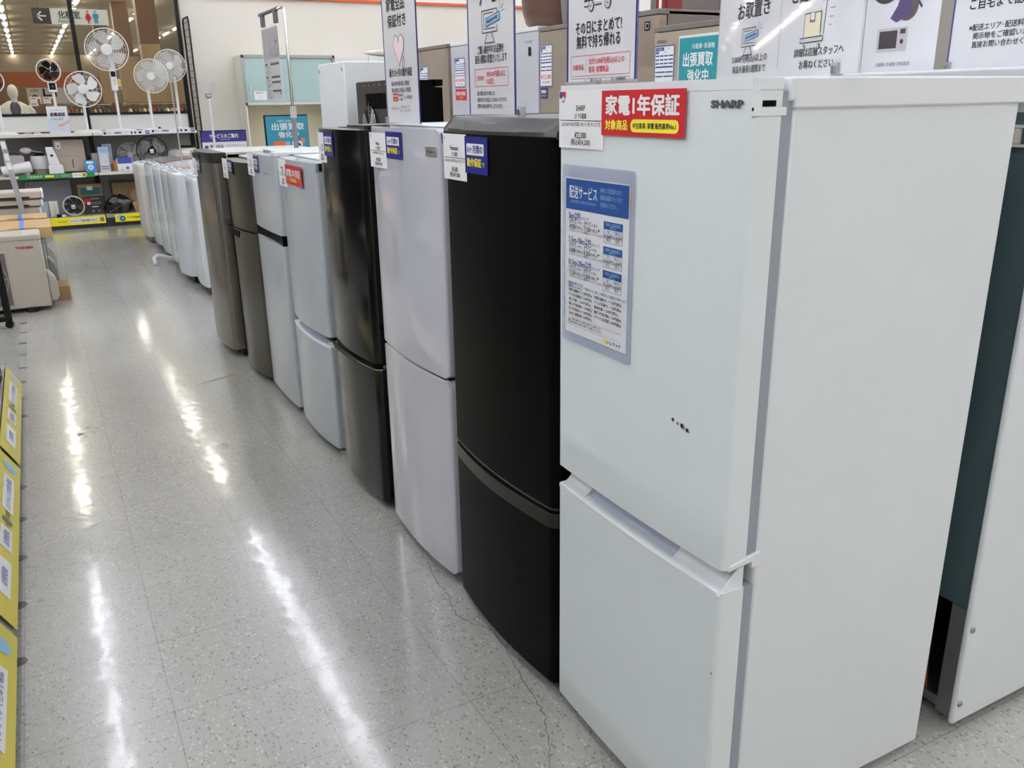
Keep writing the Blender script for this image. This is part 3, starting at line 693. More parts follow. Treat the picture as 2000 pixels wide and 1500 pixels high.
m = MB(); m.box(W-0.011, W-0.0075, -0.0022, -0.0014, -.062, -.036, M('yellowed_tape', (206, 180, 110), 0.3, var=0.02)); m.build('tape', t, smooth=False)
on_door(t, F1, uy(F1, 1.378), uy(F1, 1.156), 1.207, 0.002)

# ---------------------------------------------------------------- standing signs on top of the refrigerators
def head_rot(th):   # sign faces the aisle; th turns it towards the camera
    return -PI/2 - R(th)
def sign(label, loc, th, W, H, draw, edge=None, group=None, clip=None, name='standing_sign', case=CLEAR):
    t = thing(name, label, 'sign', loc, head_rot(th), group)
    m = MB(); m.box(0, W, -0.0006, 0.0006, 0.004, H, PAPERC); draw(m, W, H); m.build('printed_sheet', t, smooth=False)
    e = MB(); wd = .0045
    for a in (0, W-wd): e = MB(); e.box(a, a+wd, -.0012, .0012, .004, H, edge or CLEAR); e.build('case_edge', t, smooth=False)
    f = MB(); f.box(-.002, W+.002, -.003, .003, 0.0, .004, CLEAR); f.build('case_foot', t, smooth=False)
    for cx in (clip or []):
        c = MB(); c.box(cx-.008, cx+.008, -.006, .006, .0, .020, FROST); c.box(cx-.006, cx+.006, -.008, -.006, .004, .016, STEEL); c.build('clip', t, bevel=.001)
    return t
def monitor(m, x, z, s, kx=1.0, y=-.0014):
    q = lambda a, b: (x+a*s*kx, z+b*s)
    m.line([q(-.5,-.35), q(-.5,.5), q(.45,.5), q(.45,.3)], s*.035, INK, y); m.line([q(-.5,-.35), q(.45,-.35), q(.45,-.1)], s*.035, INK, y)
    m.line([q(-.38,-.2), q(-.38,.38), q(.2,.38)], s*.03, INK, y); m.line([q(-.38,-.2), q(.35,-.2)], s*.03, INK, y)
    m.poly([q(-.15,-.38), q(.1,-.38), q(.28,-.75), q(-.33,-.75)], M('icon_pale_grey', (206, 208, 212), .5, var=0), y); m.line([q(-.15,-.38), q(-.33,-.75), q(.28,-.75), q(.1,-.38)], s*.035, INK, y-.0003)
    m.poly([q(-.25,-.12), q(.62,.06), q(.62,.36), q(-.25,.18)], LBLUE, y-.0003); m.line([q(-.25,-.12), q(.62,.06), q(.62,.36), q(-.25,.18)], s*.03, BLUE2, y-.0006, True)
    T = MB(); T.text('RESERVED', 0, 0, s*.15, BLUE2, w=s*.7, bold=.02, y=0)
    m.add([(x+(.185*s+p[0])*kx, y-.0009, z+.12*s+p[2]+p[0]*.207) for p in T.v], T.f, BLUE2)
    for a0, b0, a1, b1 in ((.6,.5,.68,.72), (.7,.45,.86,.62), (.74,.36,.92,.40)): m.line([q(a0,b0), q(a1,b1)], s*.03, INKG, y)
D = -.0012
def draw_b1(m, W, H):
    m.text('家電全品', W*.42, .306, .034, INK, w=W*.54, bold=.02, y=D); m.text('保証付き', W*.44, .265, .034, INK, w=W*.54, bold=.02, y=D)
    hp = [(W*.47+.036*math.sin(a)**3*1.05,   .196+.0028*(13*math.cos(a)-5*math.cos(2*a)-2*math.cos(3*a)-math.cos(4*a))) for a in [2*PI*i/40 for i in range(40)]]
    m.poly(hp, PINKP, D); m.line(hp, .0016, INK, D-.0003, True); m.line([(W*.56,.155),(W*.6,.175),(W*.62,.16),(W*.58,.14),(W*.56,.155)], .0015, INK, D-.0004)
    m.text('最大12ヶ月の動作保証', W*.48, .135, .023, INK, w=W*.68, bold=.02, y=D)
    m.text('商品1,000円未満の製品 7日間保証', W*.46, .107, .013, INK, w=W*.54, y=D, bold=.008); m.text('商品1,000円以上の製品 6ヶ月間保証', W*.48, .090, .013, INK, w=W*.58, y=D, bold=.008)
    m.rect(W*.22, W*.37, .061, .082, RED, D); m.text('家電1年保証', W*.295, .075, .008, INKW, y=D-.0003, maxw=W*.13); m.text('対象商品', W*.295, .066, .006, YELLOWT, y=D-.0003)
    m.text('対象商品の', W*.46, .077, .008, INK, y=D); m.text('中古製品', W*.46, .066, .008, INK, y=D); m.text('12ヶ月間保証', W*.68, .071, .010, INK, y=D)
    m.text('※保証書をご確認ください', W*.28, .042, .0075, INKG, y=D, maxw=W*.26); m.text('※初期不良のみの商品もございます', W*.58, .046, .0075, INKG, y=D, maxw=W*.26); m.text('詳しくはスタッフまで', W*.58, .037, .0075, INKG, y=D)
def draw_b2(m, W, H):
    m.text('お取置き', W*.5, .305, .045, INK, bold=.02, y=D); m.text('サービス', W*.52, .247, .045, INK, w=W*.54, bold=.03, y=D)
    monitor(m, W*.5, .190, .052, 1.6)
    m.text('ご購入検討中のお品物を', W*.5, .138, .019, INK, w=W*.56, bold=.015, y=D); m.text('最長1週間お取置きいたします', W*.5, .119, .019, INK, w=W*.68, bold=.015, y=D)
    m.frame(W*.14, W*.86,   .063, .099, .0011, REDT, D); m.text('ご利用条件', W*.265, .080, .011, REDT, w=W*.17, y=D, bold=.012); m.line([(W*.38,.068),(W*.38,.094)], .0006, REDT, D)
    m.text('合計5,000円(税込)以上', W*.41, .0875, .013, REDT, w=W*.40, align='L', y=D, bold=.015); m.text('のお買上', W*.41, .0725, .013, REDT, w=W*.16, align='L', y=D, bold=.015)
    for i, s in enumerate(('延長･期間は別途お申付願います。', '商品代金の10%を保証としてお支払いいただきます。', '取置中の返金はお断り申し上げております。')): m.text(s, W*.19, .048-.0135*i, .0100, INK, align='L', y=D, w=W*(.40, .64, .55)[i], bold=.006)
def draw_b3(m, W, H):
    q = lambda a, b: (W*a, b)
    m.poly([q(.30,.128),q(.72,.128),q(.72,.2),q(.30,.2)], M('icon_white', (244,244,244), .5, var=0), D); m.line([q(.27,.133), q(.76,.133)], .0025, INK, D-.0003); m.line([q(.27,.124), q(.34,.124)], .0018, INK, D-.0003); m.line([q(.42,.124), q(.52,.124)], .0018, INK, D-.0003); m.line([q(.30,.133), q(.30,.2), q(.72,.2), q(.72,.133)], .002, INK, D-.0003)
    for a in (.37, .61):
        m.disc(W*a, .124, .0095, INK, D-.0005); m.disc(W*a, .124, .0078, M('icon_pale_grey', (206, 208, 212), .5, var=0), D-.0008); m.disc(W*a, .124, .0015, INK, D-.0011)
    m.text('その日にまとめて!', W*.47, .0905, .0225, INK, w=W*.66, bold=.02, y=D); m.text('無料で持ち帰れる', W*.47, .0680, .0225, INK, w=W*.63, bold=.02, y=D)
    m.frame(W*.07, W*.92, .0130, .0460, .0009, REDT, D); m.text('対象商品', W*.185, .0275, .0105, REDT, w=W*.16, y=D, bold=.015); m.line([(W*.30,.0175),(W*.30,.0415)], .0005, REDT, D)
    m.text('合計5,000円(税込)以上の', W*.345, .0360, .011, REDT, w=W*.50, align='L', y=D, bold=.012); m.text('家具･家電製品', W*.345, .0225, .011, REDT, w=W*.29, align='L', y=D, bold=.012)
    for a, b, s in ((.07, .29, ''), (.31, .60, '軽トラック'), (.62, .92, '1日･2時間無料')):
        m.frame(W*a, W*b, -.004, .0085, .0006, INK, D)
        if s: m.text(s, W*(a+b)/2, .0040, .0075, INK, y=D, maxw=W*(b-a)*.85, bold=.012)
def draw_b4(m, W, H):
    m.text('ご購入商品の', W*.27, .159, .022, INK, y=D, bold=.02); m.text('お取置き', W*.30, .1215, .031, INK, w=W*.255, bold=.012, y=D)
    monitor(m, W*.275, .0735, .036, 1.75); m.text('5,000円(税込)以上の', W*.285, .0400, .014, INK, w=W*.29, bold=.008, y=D); m.text('商品を最長1週間まで', W*.285, .0220, .014, INK, w=W*.27, bold=.008, y=D)
    m.line([(W*.51, .018), (W*.51, .20)], .0008, INKG, D)
    m.text('ご配送 (有料)', W*.745, .127, .031, INK, w=W*.33, bold=.012, y=D)
    q = lambda a, b: (W*.715+a*.066, .073+b*.04)
    m.poly([q(-.35,-.3), q(.45,-.3), q(.45,.55), q(-.35,.55)], CREAMP, D); m.line([q(-.35,-.3), q(-.35,.55), q(.45,.55), q(.45,-.2)], .0013, INK, D-.0003)
    m.poly([q(-.06,.55), q(.16,.55), q(.16,.22), q(.11,.29), q(.05,.22), q(0,.29), q(-.06,.22)], M('icon_white', (244,244,244), .5, var=0), D-.0004); m.line([q(-.06,.55), q(-.06,.22), q(0,.29), q(.05,.22), q(.11,.29), q(.16,.22), q(.16,.55)], .0012, INK, D-.0007)
    m.poly([q(-.5,-.5), q(.6,-.5), q(.6,-.33), q(-.5,-.33)], M('icon_pale_grey', (206, 208, 212), .5, var=0), D-.0004); m.line([q(-.5,-.5), q(.6,-.5), q(.6,-.33), q(-.5,-.33)], .0012, INK, D-.0007, True)
    m.line([q(.6,-.25), q(.66,.85), q(.76,1.0)], .0014, INK, D)
    for a in (-.3, .42): m.disc(q(a,0)[0], q(0,-.68)[1], .0042, INK, D-.0004, 14); m.disc(q(a,0)[0], q(0,-.68)[1], .003, M('icon_pale_grey', (206, 208, 212), .5, var=0), D-.0007, 14)
    for b, l in ((.6,.22), (.3,.15), (.02,.1)): m.line([q(.85,b), q(.85+l,b)], .0012, INKG, D)
    m.text('詳細は店舗スタッフへ', W*.765, .0385, .014, INK, w=W*.29, bold=.008, y=D); m.text('お尋ねください。', W*.765, .0205, .014, INK, w=W*.215, bold=.008, y=D)
def draw_b5(m, W, H):
    m.text('お買上げいただいた商品を', W*.13, .157, .024, INK, align='L', w=W*.70, bold=.015, y=D); m.text('ご自宅まで配送いたします', W*.125, .128, .024, INK, align='L', w=W*.74, bold=.015, y=D)
    for i, (s, a) in enumerate((('※配送エリア･配送料金については', .14), ('掲示物をご確認いただくか、', .175), ('直接お問い合わせください。', .175))): m.text(s, W*a, .0830-.0165*i, .0135, INK, align='L', w=W*(.62, .52, .50)[i], bold=.01, y=D)
S1 = sign('tall laminated warranty sign with a heart outline on the glossy white refrigerator', (0.905, 2.424, 1.2605), 0, 0.244, 0.40, draw_b1, PURPLE, 'laminated service signs above the aisle refrigerators', clip=[.003])
S2 = sign('laminated layaway sign with computer icon and red box above the dark brown refrigerator', (0.905, 1.880, 1.2865), 3, 0.246, 0.40, draw_b2, BLUE, 'laminated service signs above the aisle refrigerators', clip=[.272])
S3 = sign('laminated sign with a truck wheel icon offering free same-day carrying home', (0.872, 1.402, 1.3445), 3, 0.226, 0.40, draw_b3, BLUE, 'laminated service signs above the aisle refrigerators')
S4 = sign('wide white sign with computer and hand cart icons on top of the nearest refrigerator', (1.22, 1.399, 1.3445), 20, 0.541, 0.364, draw_b4, None, 'laminated service signs above the aisle refrigerators', clip=[.478])
S5 = sign('white home delivery notice with a navy edge at the right border of the photo', (1.75, 1.278, 1.3625), 17, 0.40, 0.297, draw_b5, PURPLE, 'laminated service signs above the aisle refrigerators', clip=[.008])

# ---------------------------------------------------------------- second row, backs to the aisle row
def back_fridge(label, x, y0, y1, depth, H, side, backm, cat='refrigerator', name='refrigerator'):
    """seen from behind: back panel towards -x; local origin at the middle of the back, local x along depth"""
    t = thing(name, label, cat, (x, (y0+y1)/2, 0), 0, None); w = y1-y0
    m = MB(); m.box(0.0, depth-0.06, -w/2, w/2, 0.03, H, side); m.build('cabinet', t, bevel=0.006)
    d = MB(); d.box(depth-0.055, depth, -w/2, w/2, 0.04, H-0.01, side); d.build('door', t, bevel=0.008)
    for a in (0.06, depth-0.1):
        for b in (-w/2+0.06, w/2-0.06):
            f = MB(); f.cyl((a, b, 0), (a, b, 0.032), 0.02, BLACK, 12); f.build('foot', t)
    return t, w
# white refrigerator whose dark back faces the nearest one
t = thing('refrigerator', 'white refrigerator with a dark open back standing behind the nearest one', 'refrigerator', (1.537, 1.190, 0)); w = 0.59
m = MB()
m.box(0.0, 0.58, -w/2, -w/2+0.012, 0.028, 1.33, WHITE); m.box(0.0, 0.58, w/2-0.012, w/2, 0.028, 1.33, WHITE); m.box(0.57, 0.582, -w/2+.012, w/2-.012, 0.028, 1.33, WHITE); m.box(0.034, 0.57, -w/2+.012, w/2-.012, 0.302, 1.328, WHITE)
m.build('cabinet', t, bevel=0.004)
m = MB(); m.box(0.012, 0.032, -w/2+0.012, w/2-0.012, 0.30, 1.285, M('back_panel_green_grey', (70, 88, 92), 0.35, var=0.03)); m.build('back_panel', t, bevel=0.002)
LN = M('cavity_shade_dark', (26, 26, 27), .6)
m = MB(); m.box(0.36, 0.40, -w/2+.014, w/2-.014, 0.05, 0.30, LN); m.box(0.036, 0.36, -w/2+.0125, -w/2+.016, 0.05, 0.30, LN); m.box(0.036, 0.36, w/2-.016, w/2-.0125, 0.05, 0.30, LN); m.build('cavity_shade', t)  # dark boxes added to paint the shade inside the open cavity
m = MB(); m.box(-0.012, 0.59, -w/2-0.004, w/2+0.004, 1.322, 1.362, WHITE_P); m.build('top_cover', t, bevel=0.005)
m = MB()
for k in range(14): m.box(0.006, 0.012, -w/2+0.03+k*0.038, -w/2+0.05+k*0.038, 1.232, 1.258, BEIGE)
m.box(0.006, 0.012, -w/2+0.02, w/2-0.02, 1.259, 1.264, BEIGE); m.box(0.006, 0.012, -w/2+0.02, w/2-0.02, 1.226, 1.231, BEIGE)
m.build('vent_grille', t)
m = MB(); m.lathe([(0.001,0),(0.085,0.0),(0.09,0.05),(0.085,0.15),(0.06,0.19),(0.001,0.2)], BLACK, (0.18, 0.03, 0.05), 20); m.build('compressor', t)
for pts in ([(0.03,-0.12,0.06),(0.035,-0.12,0.2),(0.05,-0.05,0.24),(0.06,0.1,0.22)], [(0.04,-0.2,0.05),(0.05,-0.18,0.16),(0.08,-0.1,0.26),(0.08,0.05,0.28)], [(0.03,-0.08,0.1),(0.04,0.0,0.14),(0.04,0.1,0.12)]):
    m = MB(); m.tube(pts, 0.004, M('copper_pipe', (190, 110, 70), 0.3, metal=0.9)); m.build('copper_pipe', t)
m = MB(); m.box(0.03, 0.56, -w/2+0.02, w/2-0.02, 0.026, 0.05, STEEL); m.box(0.012, 0.03, -w/2+0.012, -w/2+0.05, 0.03, 0.30, STEEL); m.build('base_tray', t)
m = MB()
for z in (0.078, 0.262): m.ball((0.014, -w/2-0.001, z), 0.007, 0.004, 0.007, STEEL, 10, 6)
m.build('screw', t)
for b in (-w/2+0.05, w/2-0.05):
    for a in (0.07, 0.5):
        f = MB(); f.cyl((a, b, 0), (a, b, 0.03), 0.018, BLACK, 12); f.build('foot', t)

t, w = back_fridge('plain white refrigerator seen from behind beside the black fan-backed unit', 1.58, 4.882, 5.38, 0.42, 1.54, WHITE, WHITE)
m = MB()
for y in (-w/2+0.03, w/2-0.03): m.lathe([(0.012,0.0),(0.010,-0.003),(0.0001,-0.004)], ALU, (0.0, y, 1.50), 12, 'x')
m.build('screw', t)
t = thing('wine_cooler', 'black compact cooler turned around so its round fan guard and vent slots show', 'cooler', (1.585, 4.457, 0)); w = 0.494
GM = M('gunmetal_panel', (62, 56, 50), 0.24, metal=0.5, var=0.06)
m = MB(); m.box(0.004, 0.25, -w/2, w/2, 0.03, 1.425, BLACKM); m.build('cabinet', t, bevel=0.003)
m = MB(); m.box(-0.002, 0.006, -w/2+0.004, w/2-0.004, 0.06, 1.421, GM); m.build('back_panel', t, bevel=0.001)
m = MB(); m.box(0.252, 0.29, -w/2, w/2, 0.04, 1.39, BLACKS); m.box(0.23, 0.292, -w/2, w/2, 1.395, 1.427, BLACKS); m.build('door', t, bevel=0.004)
m = MB()
for k in range(11): m.box(-0.006, -0.001, 0.085-k*0.026-0.015, 0.085-k*0.026, 1.29, 1.365, BLACKS)
m.build('vent_slot', t)
m = MB()
for k in range(9): m.ring((-0.012, 0.035, 1.20), 0.012+0.0115*k, 0.0014, CHROME, 'x', 28, 5)
for a in (0, 90): m.tube([(-0.012, 0.035-0.125*math.cos(R(a)), 1.20-0.125*math.sin(R(a))), (-0.012, 0.035+0.125*math.cos(R(a)), 1.20+0.125*math.sin(R(a)))], 0.002, CHROME)
m.build('fan_guard', t)
m = MB(); m.lathe([(0.1,-0.004),(0.098,-0.006),(0.001,-0.006)], BLACKS, (0.0, 0.035, 1.20), 28, 'x'); m.build('fan_opening', t)
m = MB()
for k in range(6): m.lathe([(0.004,-0.002),(0.003,-0.005),(0.0001,-0.005)], STEEL, (0, w/2-0.05-k*0.08, 1.405), 8, 'x')
m.build('screw', t)

# ---------------------------------------------------------------- third row of tall refrigerators, fronts to the aisle
def tall(label, x, yn, yf, H, dm, bm, logo_s=None, badge=None, rows=((0.04, .62), (.63, .9), (.91, 1)), **k):
    w = yf-yn; ds = []
    ds = [(0.05, 0.55), (0.56, 0.85), (0.86, H-0.03)]
    t, d = fridge(label, x, (yn+yf)/2, w, 0.66, H, ds, 0.004, 0.008, 0, dm, bm, group='tall refrigerators in the rear row', gask=DKGASKET, **k)
    m = MB(); m.box(-w/2+.002, w/2-.002, -.002, .64, H-.026, H+.001, bm); m.build('top_cover', t, bevel=.003)
    return t, d
def price_board(fr, u0, u1, zt, zb, maker, price, label):
    W, H = u1-u0, zt-zb; m = MB(); y = -.0012
    m.box(0, W, -.0006, .0006, -H, 0, PAPER); m.frame(W*.015, W*.985, -H*.99, -H*.01, W*.03, BLUET, y)
    m.rect(W*.06, W*.48, -H*.10, -H*.035, BLUET, y); m.text(maker, W*.27, -H*.068, H*.045, INKW, y=y-.0004, maxw=W*.36); m.text('中古 A', W*.74, -H*.06, H*.035, INK, y=y)
    m.rect(W*.06, W*.22, -H*.16, -H*.11, BLUET, y); m.text('6枚', W*.14, -H*.135, H*.03, INKW, y=y-.0004); m.text('サイズ', W*.55, -H*.135, H*.035, INK, y=y)
    for i in range(3):
        for j, (a, b) in enumerate(((.06,.24),(.28,.46),(.50,.68),(.72,.95))): m.rect(W*a, W*b, -H*(.215+.075*i), -H*(.19+.075*i), BLUET, y)
    m.rect(W*.06, W*.95, -H*.435, -H*.405, BLUET, y); m.rect(W*.06, W*.55, -H*.535, -H*.51, BLUET, y); m.rect(W*.58, W*.95, -H*.535, -H*.51, BLUET, y); m.rect(W*.06, W*.45, -H*.62, -H*.595, BLUET, y); m.rect(W*.49, W*.95, -H*.62, -H*.595, BLUET, y)
    m.text(price, W*.5, -H*.76, H*.15, REDT, w=W*.82, bold=.015, y=y); m.text('税込価格', W*.5, -H*.89, H*.06, REDT, w=W*.6, y=y)
    o = m.build('price_board', smooth=False); tag(o, label, 'price board', 'blue framed price boards on the tall refrigerators'); on_door(o, fr, u0, u1, zt, .003); return o
A1, _ = tall('taupe tall refrigerator left of the narrow white one in the rear row', 3.0, 6.62, 7.28, 1.752, TAUPE, TAUPE_S)
A2, _ = tall('narrow white tall refrigerator with the 154,000 yen board and red card', 3.0, 5.92, 6.56, 1.752, WHITE_G, WHITE)
A3, dd = tall('white tall refrigerator with a dark maker badge partly behind a hanging sign', 3.0, 5.185, 5.86, 1.776, WHITE_G, WHITE)
m = MB(); m.rect(.215, .25, 1.60, 1.655, BLACK, -.006); m.text('SHARP', .225, 1.69, .02, INKG, w=.09, y=-.006); m.build('logo', A3, smooth=False)
A4, _ = tall('taupe tall refrigerator with the 121,000 yen board beside a white one', 3.0, 4.50, 5.165, 1.764, TAUPE_L if False else M('taupe_satin_door', (150, 138, 124), .22, coat=.2), TAUPE_S)
A5, _ = tall('glossy brown-grey tall refrigerator with a small black square badge', 3.0, 3.915, 4.46, 1.766, TAUPE, TAUPE_S)
m = MB(); m.rect(.155, .20, 1.665, 1.71, BLACK, -.006); m.frame(.165, .19, 1.675, 1.70, .003, INKW, -.0064); m.build('logo', A5, smooth=False)
A6, _ = tall('lighter taupe tall refrigerator carrying a blue price board and a teal poster', 2.93, 3.24, 3.86, 1.668, TAUPE_L, TAUPE_S)
m = MB(); m.text('HITACHI', -.235, 1.595, .022, INK, w=.075, y=-.006); m.build('logo', A6, smooth=False)
A7, _ = tall('plain grey-taupe tall refrigerator between the microwave poster and delivery notice', 3.0, 1.98, 2.62, 1.86, M('grey_taupe_satin', (150, 144, 134), .3, coat=.2), TAUPE_S)
price_board(A1, -.24, -.06, 1.60, 1.34, '', '', 'blue framed price board on the taupe refrigerator behind the heart sign')
price_board(A2, -.24, -.05, 1.635, 1.425, '', '¥154,000', 'blue framed price board reading 154,000 yen')
price_board(A4, -.318, -.165, 1.655, 1.402, 'HITACHI', '¥121,000', 'blue framed price board reading 121,000 yen')
price_board(A6, -.29, -.13, 1.575, 1.33, 'HITACHI', '', 'blue framed price board left of the teal pickup poster')
def small_card(fr, u0, u1, zt, zb, red, label):
    W, H = u1-u0, zt-zb; m = MB(); m.box(0, W, -.0006, .0006, -H, 0, RED if red else BLUE)
    if red: m.text('家電1年保証', W/2, -H*.4, H*.4, INKW, w=W*.86, bold=.02, y=-.0012); m.text('対象商品', W/2, -H*.78, H*.2, YELLOWT, y=-.0012)
    else: m.rrect(W*.1, W*.85, -H*.5, -H*.2, H*.03, INKW, -.0012); m.text('6ヶ月間の', W*.47, -H*.35, H*.2, BLUE, y=-.0016, maxw=W*.65); m.text('動作保証付', W*.5, -H*.75, H*.2, YELLOWT, y=-.0012, maxw=W*.85)
    o = m.build('warranty_card', smooth=False); tag(o, label, 'warranty card'); on_door(o, fr, u0, u1, zt, .003)
small_card(A2, -.23, -.04, 1.41, 1.33, True, 'small red warranty card under the 154,000 yen board')
small_card(A4, -.31, -.23, 1.395, 1.33, False, 'small navy warranty card under the 121,000 yen board')
# teal home pickup poster on the lighter taupe refrigerator
m = MB(); W, H = .297, .42; m.box(0, W, -.0006, .0006, -H, 0, PAPERC); m.rect(.006, W-.006, -H+.006, -.012, TEAL, -.0012); y = -.0018
m.text('冷蔵庫･洗濯機', W*.62, -.055, .026, INKW, y=y, bold=.01); m.text('出張買取', W*.50, -.115, .07, INKW, w=W*.74, y=y, bold=.025); m.text('強化中', W*.52, -.19, .062, INKW, w=W*.52, y=y, bold=.025)
m.rect(W*.18, W*.40, -.34, -.245, ORANGE, y); m.frame(W*.25, W*.36, -.30, -.27, .002, M('ink_brown', (150, 80, 50), .5, var=0), y-.0004); m.rect(W*.42, W*.62, -.37, -.225, LBLUE, y)
o = m.build('pickup_poster', smooth=False); tag(o, 'teal home pickup poster on the lighter taupe tall refrigerator', 'poster'); on_door(o, A6, -.095, .202, 1.612, .003)

# things on top of the rear row, and the wardrobe behind
BROWN = M('brown_bin_plastic', (104, 76, 62), .4, var=.03)
t = thing('storage_bin', 'brown rounded bin on top of the white tall refrigerator', 'bin', (3.34, 5.42, 1.777))
m = MB(); m.lathe([(0.001,0),(0.22,0.0),(0.262,0.04),(0.285,0.12),(0.30,0.36),(0.31,0.37),(0.30,0.375),(0.28,0.36),(0.26,0.12),(0.2,0.03),(0.001,0.02)], BROWN, n=32); m.build('bin_body', t)
m = MB(); m.ring((0, 0, .37), .305, .008, BROWN, 'z', 36); m.build('rim', t)
t = thing('storage_bin', 'grey bin with a tan rim beside the brown bin on the rear row', 'bin', (3.22, 4.93, 1.766))
m = MB(); m.lathe([(0.001,0),(0.15,0.0),(0.165,0.02),(0.19,0.30),(0.18,0.30),(0.15,0.03),(0.001,0.02)], M('grey_bin', (140, 136, 128), .5, var=.02), n=28); m.build('bin_body', t)
m = MB(); m.lathe([(0.192,.25),(0.199,.25),(0.203,.30),(0.188,.305),(0.18,.30)], M('tan_rim', (178, 150, 112), .5, var=.02), n=28); m.build('rim', t)
t = thing('red_parcel', 'small dark red parcel standing on the brown-grey tall refrigerator', 'parcel', (3.30, 4.22, 1.768))
m = MB(); m.box(-.06, .06, -.05, .05, 0, .26, M('dark_red_wrap', (128, 20, 36), .3, coat=.4, var=.06)); m.build('wrapped_body', t, bevel=.01)
m = MB(); m.box(-.063, -.0605, -.012, .012, 0, .262, PAPER); m.build('white_band', t)
WR = M('brown_grey_laminate', (110, 100, 92), .55, var=.03, vscale=1.5)
t = thing('wardrobe', 'large brown-grey wardrobe rising behind the rear refrigerator row', 'wardrobe', (4.3, 4.95, 0))
m = MB(); m.box(0.02, .6, -.78, .78, 0, 2.5, WR); m.build('carcass', t, bevel=.004)
for s in (-1, 1):
    m = MB(); m.box(0, .019, *( (-.775, -.002) if s < 0 else (.002, .775)), .06, 2.48, WR); d = m.build('door', t, bevel=.003)
    h = MB(); h.tube([(0, s*.05, 1.0), (-.03, s*.05, 1.0), (-.03, s*.05, 1.16), (0, s*.05, 1.16)], .005, STEEL); h.build('handle', d)

# poster with household goods behind the wide sign
t = thing('goods_poster', 'poster with photos of a vacuum cleaner and a microwave oven behind the signs', 'poster', (1.745, 1.465, 1.3625), -PI/2-R(8))
m = MB(); W, H = .18, .30; m.box(-.09, W, -.0006, .0006, .004, H, PAPERC); y = -.0012
g1 = M('photo_dark_grey', (64, 60, 62), .4, var=.1); g2 = M('photo_brown', (98, 82, 84), .35, var=.1); g3 = M('photo_silver', (196, 190, 192), .35, var=.03)
m.disc(.02, .205, .055, g1, y, 28); m.disc(.02, .205, .03, M('photo_mid', (96, 92, 92), .4, var=.05), y-.0004, 24)
m.disc(.088, .14, .03, g2, y-.0004, 24); m.poly([(.04,.118),(.075,.165),(.095,.16),(.10,.125),(.06,.108)], M('photo_violet', (88, 72, 116), .35, var=.1), y-.0008); m.line([(.11,.155),(.128,.135)], .005, g1, y)
m.rect(.005, .095, .048, .098, g3, y); m.rect(.012, .066, .055, .092, g1, y-.0004); m.disc(.081, .068, .005, g1, y-.0004); m.rect(.074, .09, .084, .094, g1, y-.0004)
m.text('冷蔵庫･洗濯機･照明器具', .06, .021, .0095, INKG, y=y, maxw=.11)
m.build('printed_sheet', t, smooth=False)
m = MB(); m.box(-.09, W, -.006, .006, 0, .006, CLEAR); m.build('case_foot', t)

